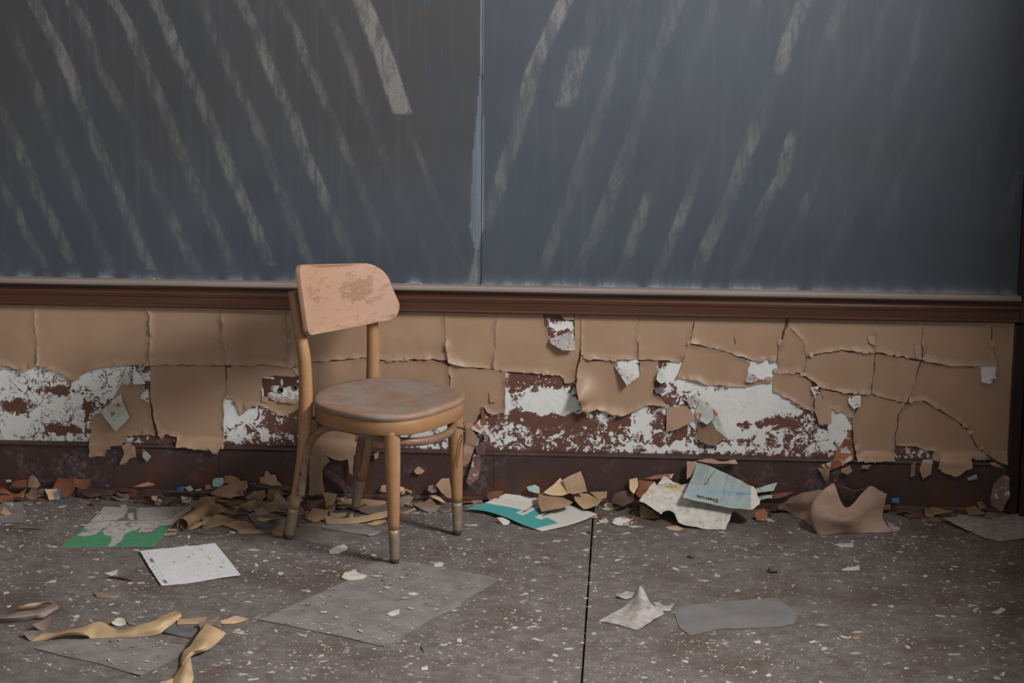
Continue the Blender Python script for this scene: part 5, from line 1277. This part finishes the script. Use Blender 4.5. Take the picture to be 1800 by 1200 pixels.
# ------------------------------------------------------------------ loose stones, sticks, bigger flakes
def pebble(px, py, r_, mat, label, seed):
    bm = bmesh.new(); bmesh.ops.create_icosphere(bm, subdivisions=2, radius=1)
    for v in bm.verts:
        k = 1+.35*nz(v.co.x*1.5+seed, v.co.y*1.5, v.co.z*1.5); v.co = Vector((v.co.x*r_*1.25*k, v.co.y*r_*k, v.co.z*r_*.75*k+r_*.6))
    mnz = min(v.co.z for v in bm.verts)
    for v in bm.verts: v.co.z -= mnz
    me = bpy.data.meshes.new('pebble'); bm.to_mesh(me); bm.free()
    p = gp(px, py); o = link('pebble', me, mat, None, tuple(p)); tag(o, label, 'pebble')
pebble(1358, 1006, .012, 'stone', 'dark rounded pebble on the open floor right of the torn scrap', 1)
pebble(1215, 980, .008, 'stone', 'small pebble beside a pale chalk streak on the floor', 5)
def stick(px0, py0, px1, py1, r_, mat, label):
    a_, b_ = gp(px0, py0, r_), gp(px1, py1, r_); m_ = (a_+b_)/2+np.array([.0, .004, .001])
    o = tube('twig', [a_, a_*.6+m_*.4+np.array([0, .003, 0]), m_, b_*.6+m_*.4, b_], [r_*.6, r_, r_*1.1, r_, r_*.5], mat, None, 3, 7, up=(0, 0, 1)); tag(o, label, 'twig')
stick(190, 1014, 232, 1020, .0035, 'plum_chip', 'dark brown splinter on the floor left of the white form')
stick(20, 928, 74, 929, .003, 'grey_chip', 'thin blue-grey splinter on the floor at the left')
stick(1030, 934, 1045, 940, .0014, 'plum_chip', 'tiny dark twig lying over the floor joint')
stick(1082, 928, 1111, 924, .0012, 'umber_chip', 'bent dark thread in front of the white paper heap')
BIG = [([(578,967),(590,960),(604,958),(612,963),(602,968),(594,974),(580,974)],'white_chip','torn cream flake on the floor below the chair'),
 ([(600,1016),(606,1005),(622,1001),(632,1008),(646,1013),(636,1018),(615,1021)],'white_chip','large cream flake crumpled on the edge of the grey sheet'),
 ([(679,1080),(690,1073),(702,1071),(702,1079),(690,1084)],'white_chip','white flake in the middle of the large grey sheet'),
 ([(762,992),(772,987),(780,990),(778,996),(765,997)],'white_chip','white flake at the top right of the large grey sheet'),
 ([(718,1042),(728,1040),(737,1044),(730,1047),(720,1046)],'white_chip','slim white flake right of centre on the large grey sheet'),
 ([(183,1009),(196,1004),(208,1003),(205,1009),(196,1013)],'white_chip','cream flake just above the brown splinter'),
 ([(740,1173),(751,1170),(753,1177),(742,1179)],'white_chip','square white flake near the bottom below the large grey sheet'),
 ([(1479,1001),(1490,996),(1510,996),(1511,1002),(1480,1004)],'white_chip','smear of white crumbs on the open floor at the right'),
 ([(1465,958),(1480,955),(1500,955),(1500,962),(1478,963)],'pale_green','pale jagged flake in front of the crumpled brown paper'),
 ([(1496,1120),(1510,1117),(1513,1123),(1502,1125)],'tan_chip','orange-tan flake among white ones on the right floor'),
 ([(1345,1187),(1353,1183),(1357,1188),(1349,1191)],'white_chip','bright white flake at the bottom right of centre'),
 ([(1324,1127),(1335,1125),(1338,1130),(1329,1132)],'white_chip','bright flake below the thin blue-grey sheet'),
 ([(665,1184),(676,1186),(680,1190),(668,1191)],'greybrown_chip','curled grey flake at the bottom below the large grey sheet'),
 ([(740,1135),(760,1128),(775,1132),(765,1142),(745,1146)],'grey_chip','grey crumbled lint right of the large grey sheet'),
 ([(165,1042),(200,1040),(212,1042),(195,1052),(170,1050)],'greybrown_chip','thin curled brown flake above the long ribbon'),
 ([(1052,915),(1066,912),(1070,918),(1056,920)],'white_chip','cream flake right of the floor joint'),
 ([(875,908),(890,912),(896,918),(884,922)],'white_chip','bright white scrap in front of the booklet'),
 ([(1740,1078),(1760,1068),(1768,1072),(1755,1080)],'flake_white','pale flake near the right edge'),
]
for i, (pl, mt, lab) in enumerate(BIG):
    c_ = np.mean(np.array(pl), 0); leaf('paint_flake', pl, (c_[0], max(p[1] for p in pl)), 5, mt, 'flake_white', lab, 'flake', amp=.003, rough=.002, jg=1.0, sp=.006, t=.001)

# ------------------------------------------------------------------ scattered paint flakes
rf_ = random.Random(11)
def flake_mesh(seed):
    r0 = random.Random(seed); n = r0.choice((6, 7, 8, 9)); V, F = [], []
    ang = sorted(r0.uniform(0, 2*math.pi) for _ in range(n)); ang = [2*math.pi*k/n+r0.uniform(-.35, .35) for k in range(n)]
    rad = [r0.uniform(.35, 1.15) for _ in range(n)]
    top = [(rad[k]*math.cos(ang[k]), rad[k]*math.sin(ang[k])*.75, .10+r0.uniform(-.04, .10)) for k in range(n)]
    bot = [(x, y, 0) for x, y, z in top]
    V = top+bot+[(0, 0, .12)]
    for k in range(n):
        k2 = (k+1) % n; F.append((k, k2, 2*n)); F.append((k, n+k, n+k2, k2))
    return V, F
PROTO = [flake_mesh(s) for s in range(14)]
PM = []
FM = ['white_chip', 'flake_white', 'flake_white', 'white_chip', 'flake_white', 'pale_green', 'flake_white']
for s, (V, F) in enumerate(PROTO):
    me = mesh('flake', V, F); me.materials.append(MATS[FM[s % len(FM)]]); PM.append(me)
sheets_px = [[(620,1016),(685,984),(878,1018),(760,1088),(678,1138),(455,1090)], [(60,1140),(185,1121),(325,1135),(248,1189)], [(106,961),(184,890),(345,890),(270,961)], [(284,1029),(246,968),(378,954),(423,1010)],
             [(818,893),(918,855),(1050,903),(953,933)], [(1655,917),(1800,895),(1800,950),(1750,952)], [(1051,1091),(1125,1029),(1168,1078),(1120,1105)], [(40,1130),(330,1070),(430,1090),(330,1200),(290,1200),(300,1120)], [(0,1070),(105,1055),(100,1095),(0,1095)],
             [(1366,890),(1430,850),(1566,860),(1566,937),(1430,940)], [(1120,930),(1120,830),(1340,830),(1340,900),(1280,932)], [(470,950),(470,860),(690,860),(690,945)]]
def inside(px, py, pl):
    r_ = False; j = len(pl)-1
    for i in range(len(pl)):
        if (pl[i][1] > py) != (pl[j][1] > py) and px < (pl[j][0]-pl[i][0])*(py-pl[i][1])/(pl[j][1]-pl[i][1])+pl[i][0]: r_ = not r_
        j = i
    return r_
def visible_spot(px, py):
    z = 0.0
    for i, pl in enumerate(sheets_px):
        if inside(px, py, pl):
            if i == 0 or i == 1: z = .004
            else: return None
    return z
items = []
XA, XB, YA, YB = -2.1, 1.16, -1.55, -.10
def dens(px, py):
    d = .85+.55*nz(px*.006, py*.012, 3)+.35*nz(px*.02, py*.04, 5)
    for (cx_, cy_, rx, ry, k) in ((230,1030,120,25,1.2),(445,993,40,12,3.5),(780,1140,40,14,1.5),(780,960,120,30,.5),(560,1165,120,35,.9),(850,1130,90,35,.8),(1350,1150,200,40,.6),(640,950,120,40,.5),(1450,960,150,30,.3),(120,920,80,25,.6)):
        d += k*math.exp(-((px-cx_)/rx)**2-((py-cy_)/ry)**2)
    return max(.05, d)
tries = 0
while len(items) < 13000 and tries < 120000:
    tries += 1
    x, y = rf_.uniform(XA, XB), rf_.uniform(YA, YB)
    a_, b_ = to_px(np.array([x]), np.array([0.]), y); px, py = float(a_[0]), float(b_[0])
    if rf_.random() > dens(px, py)/1.6: continue
    z = visible_spot(px, py)
    if z is None: continue
    sz = min(.012, .0011*math.exp(abs(rf_.gauss(0, .85))))
    if y > -.16 and rf_.random() < .4: sz *= 1.8
    items.append((sz, x, y, z))
items.sort(reverse=True)
feet = [np.array(CH.location)+np.array(cw @ Vector(p)) for p in ((-.182,-.166,0),(-.2,.163,0),(.206,-.16,0),(.189,.158,0))]
first = {}
k_ = 0
SV, SF, SM = [], [], []
for sz, x, y, z in items:
    if min(math.hypot(x-f_[0], y-f_[1]) for f_ in feet) < .03: continue
    s = rf_.randrange(14); rz = rf_.uniform(0, 6.28); ex = rf_.uniform(.85, 1.6)
    if k_ < 260:
        k_ += 1
        o = bpy.data.objects.new('paint_flake', PM[s]); COL.objects.link(o)
        o.location = (x, y, z); o.rotation_euler = (0, 0, rz); o.scale = (sz*ex, sz, sz*.8)
        tag(o, 'small pale paint flake lying loose on the grey floor', 'flake', 'loose paint flakes scattered on the floor')
    else:
        V, F = PROTO[s]; n0 = len(SV); c_, q_ = math.cos(rz), math.sin(rz)
        for vx, vy, vz in V: SV.append((x+sz*(ex*vx*c_-vy*q_), y+sz*(ex*vx*q_+vy*c_), z+.0002+vz*sz*.8))
        SF += [tuple(i+n0 for i in f) for f in F]; SM += [s % 3]*len(F)
# crumbs swept along the foot of the baseboard
for i in range(900):
    x = rf_.uniform(-2.1, 1.12); y = -.024-abs(rf_.gauss(0, .035)); s = rf_.randrange(14); sz = .002*math.exp(abs(rf_.gauss(0, .8))); sz = min(sz, .012)
    rz = rf_.uniform(0, 6.28); V, F = PROTO[s]; n0 = len(SV); c_, q_ = math.cos(rz), math.sin(rz); tl = rf_.uniform(-.6, .6)
    qa_, qb_ = to_px(np.array([x]), np.array([0.]), y)
    if any(inside(float(qa_[0]), float(qb_[0]), pl) for pl in sheets_px[:11]): continue
    if y-sz*1.2 > -.022 or y+sz*1.5 > -.0225: y = -.024-sz*1.6
    for vx, vy, vz in V: SV.append((x+sz*(vx*c_-vy*q_), y+sz*(vx*q_+vy*c_), .0003+max(0, sz*(vz+vx*tl+.5*abs(tl)))))
    mi_ = rf_.choice((0, 3, 4, 5, 2, 6, 4, 5, 2)); SF += [tuple(j+n0 for j in f) for f in F]; SM += [mi_]*len(F)
deb = link('paint_crumbs', mesh('paint_crumbs', SV, SF, SM), ['flake_white', 'white_chip', 'greybrown_chip', 'tan_chip', 'umber_chip', 'plum_chip', 'rust_chip'], None, smooth=False)
tag(deb, 'fine paint crumbs strewn over the grey floor and along the baseboard', 'crumbs', None, 'stuff')

# crumbs lying on the chalk rail
for i, (px, sz) in enumerate(((70, .003), (270, .005), (281, .003), (715, .004), (740, .0055), (800, .003), (833, .004), (1218, .003), (1310, .003), (1240, .004), (1420, .003))):
    g = wp(px, 480+.0183*px+4, -.02); V, F = PROTO[i % 14]
    o = bpy.data.objects.new('plaster_crumb', PM[i % 14]); COL.objects.link(o); o.location = (g[0], -.022, ZR+.0006); o.scale = (sz*1.3, sz, sz*1.5); o.rotation_euler = (0, 0, i)
    tag(o, 'tiny white plaster crumb on the dusty top of the chalk rail', 'crumb', 'plaster crumbs on the chalk rail')
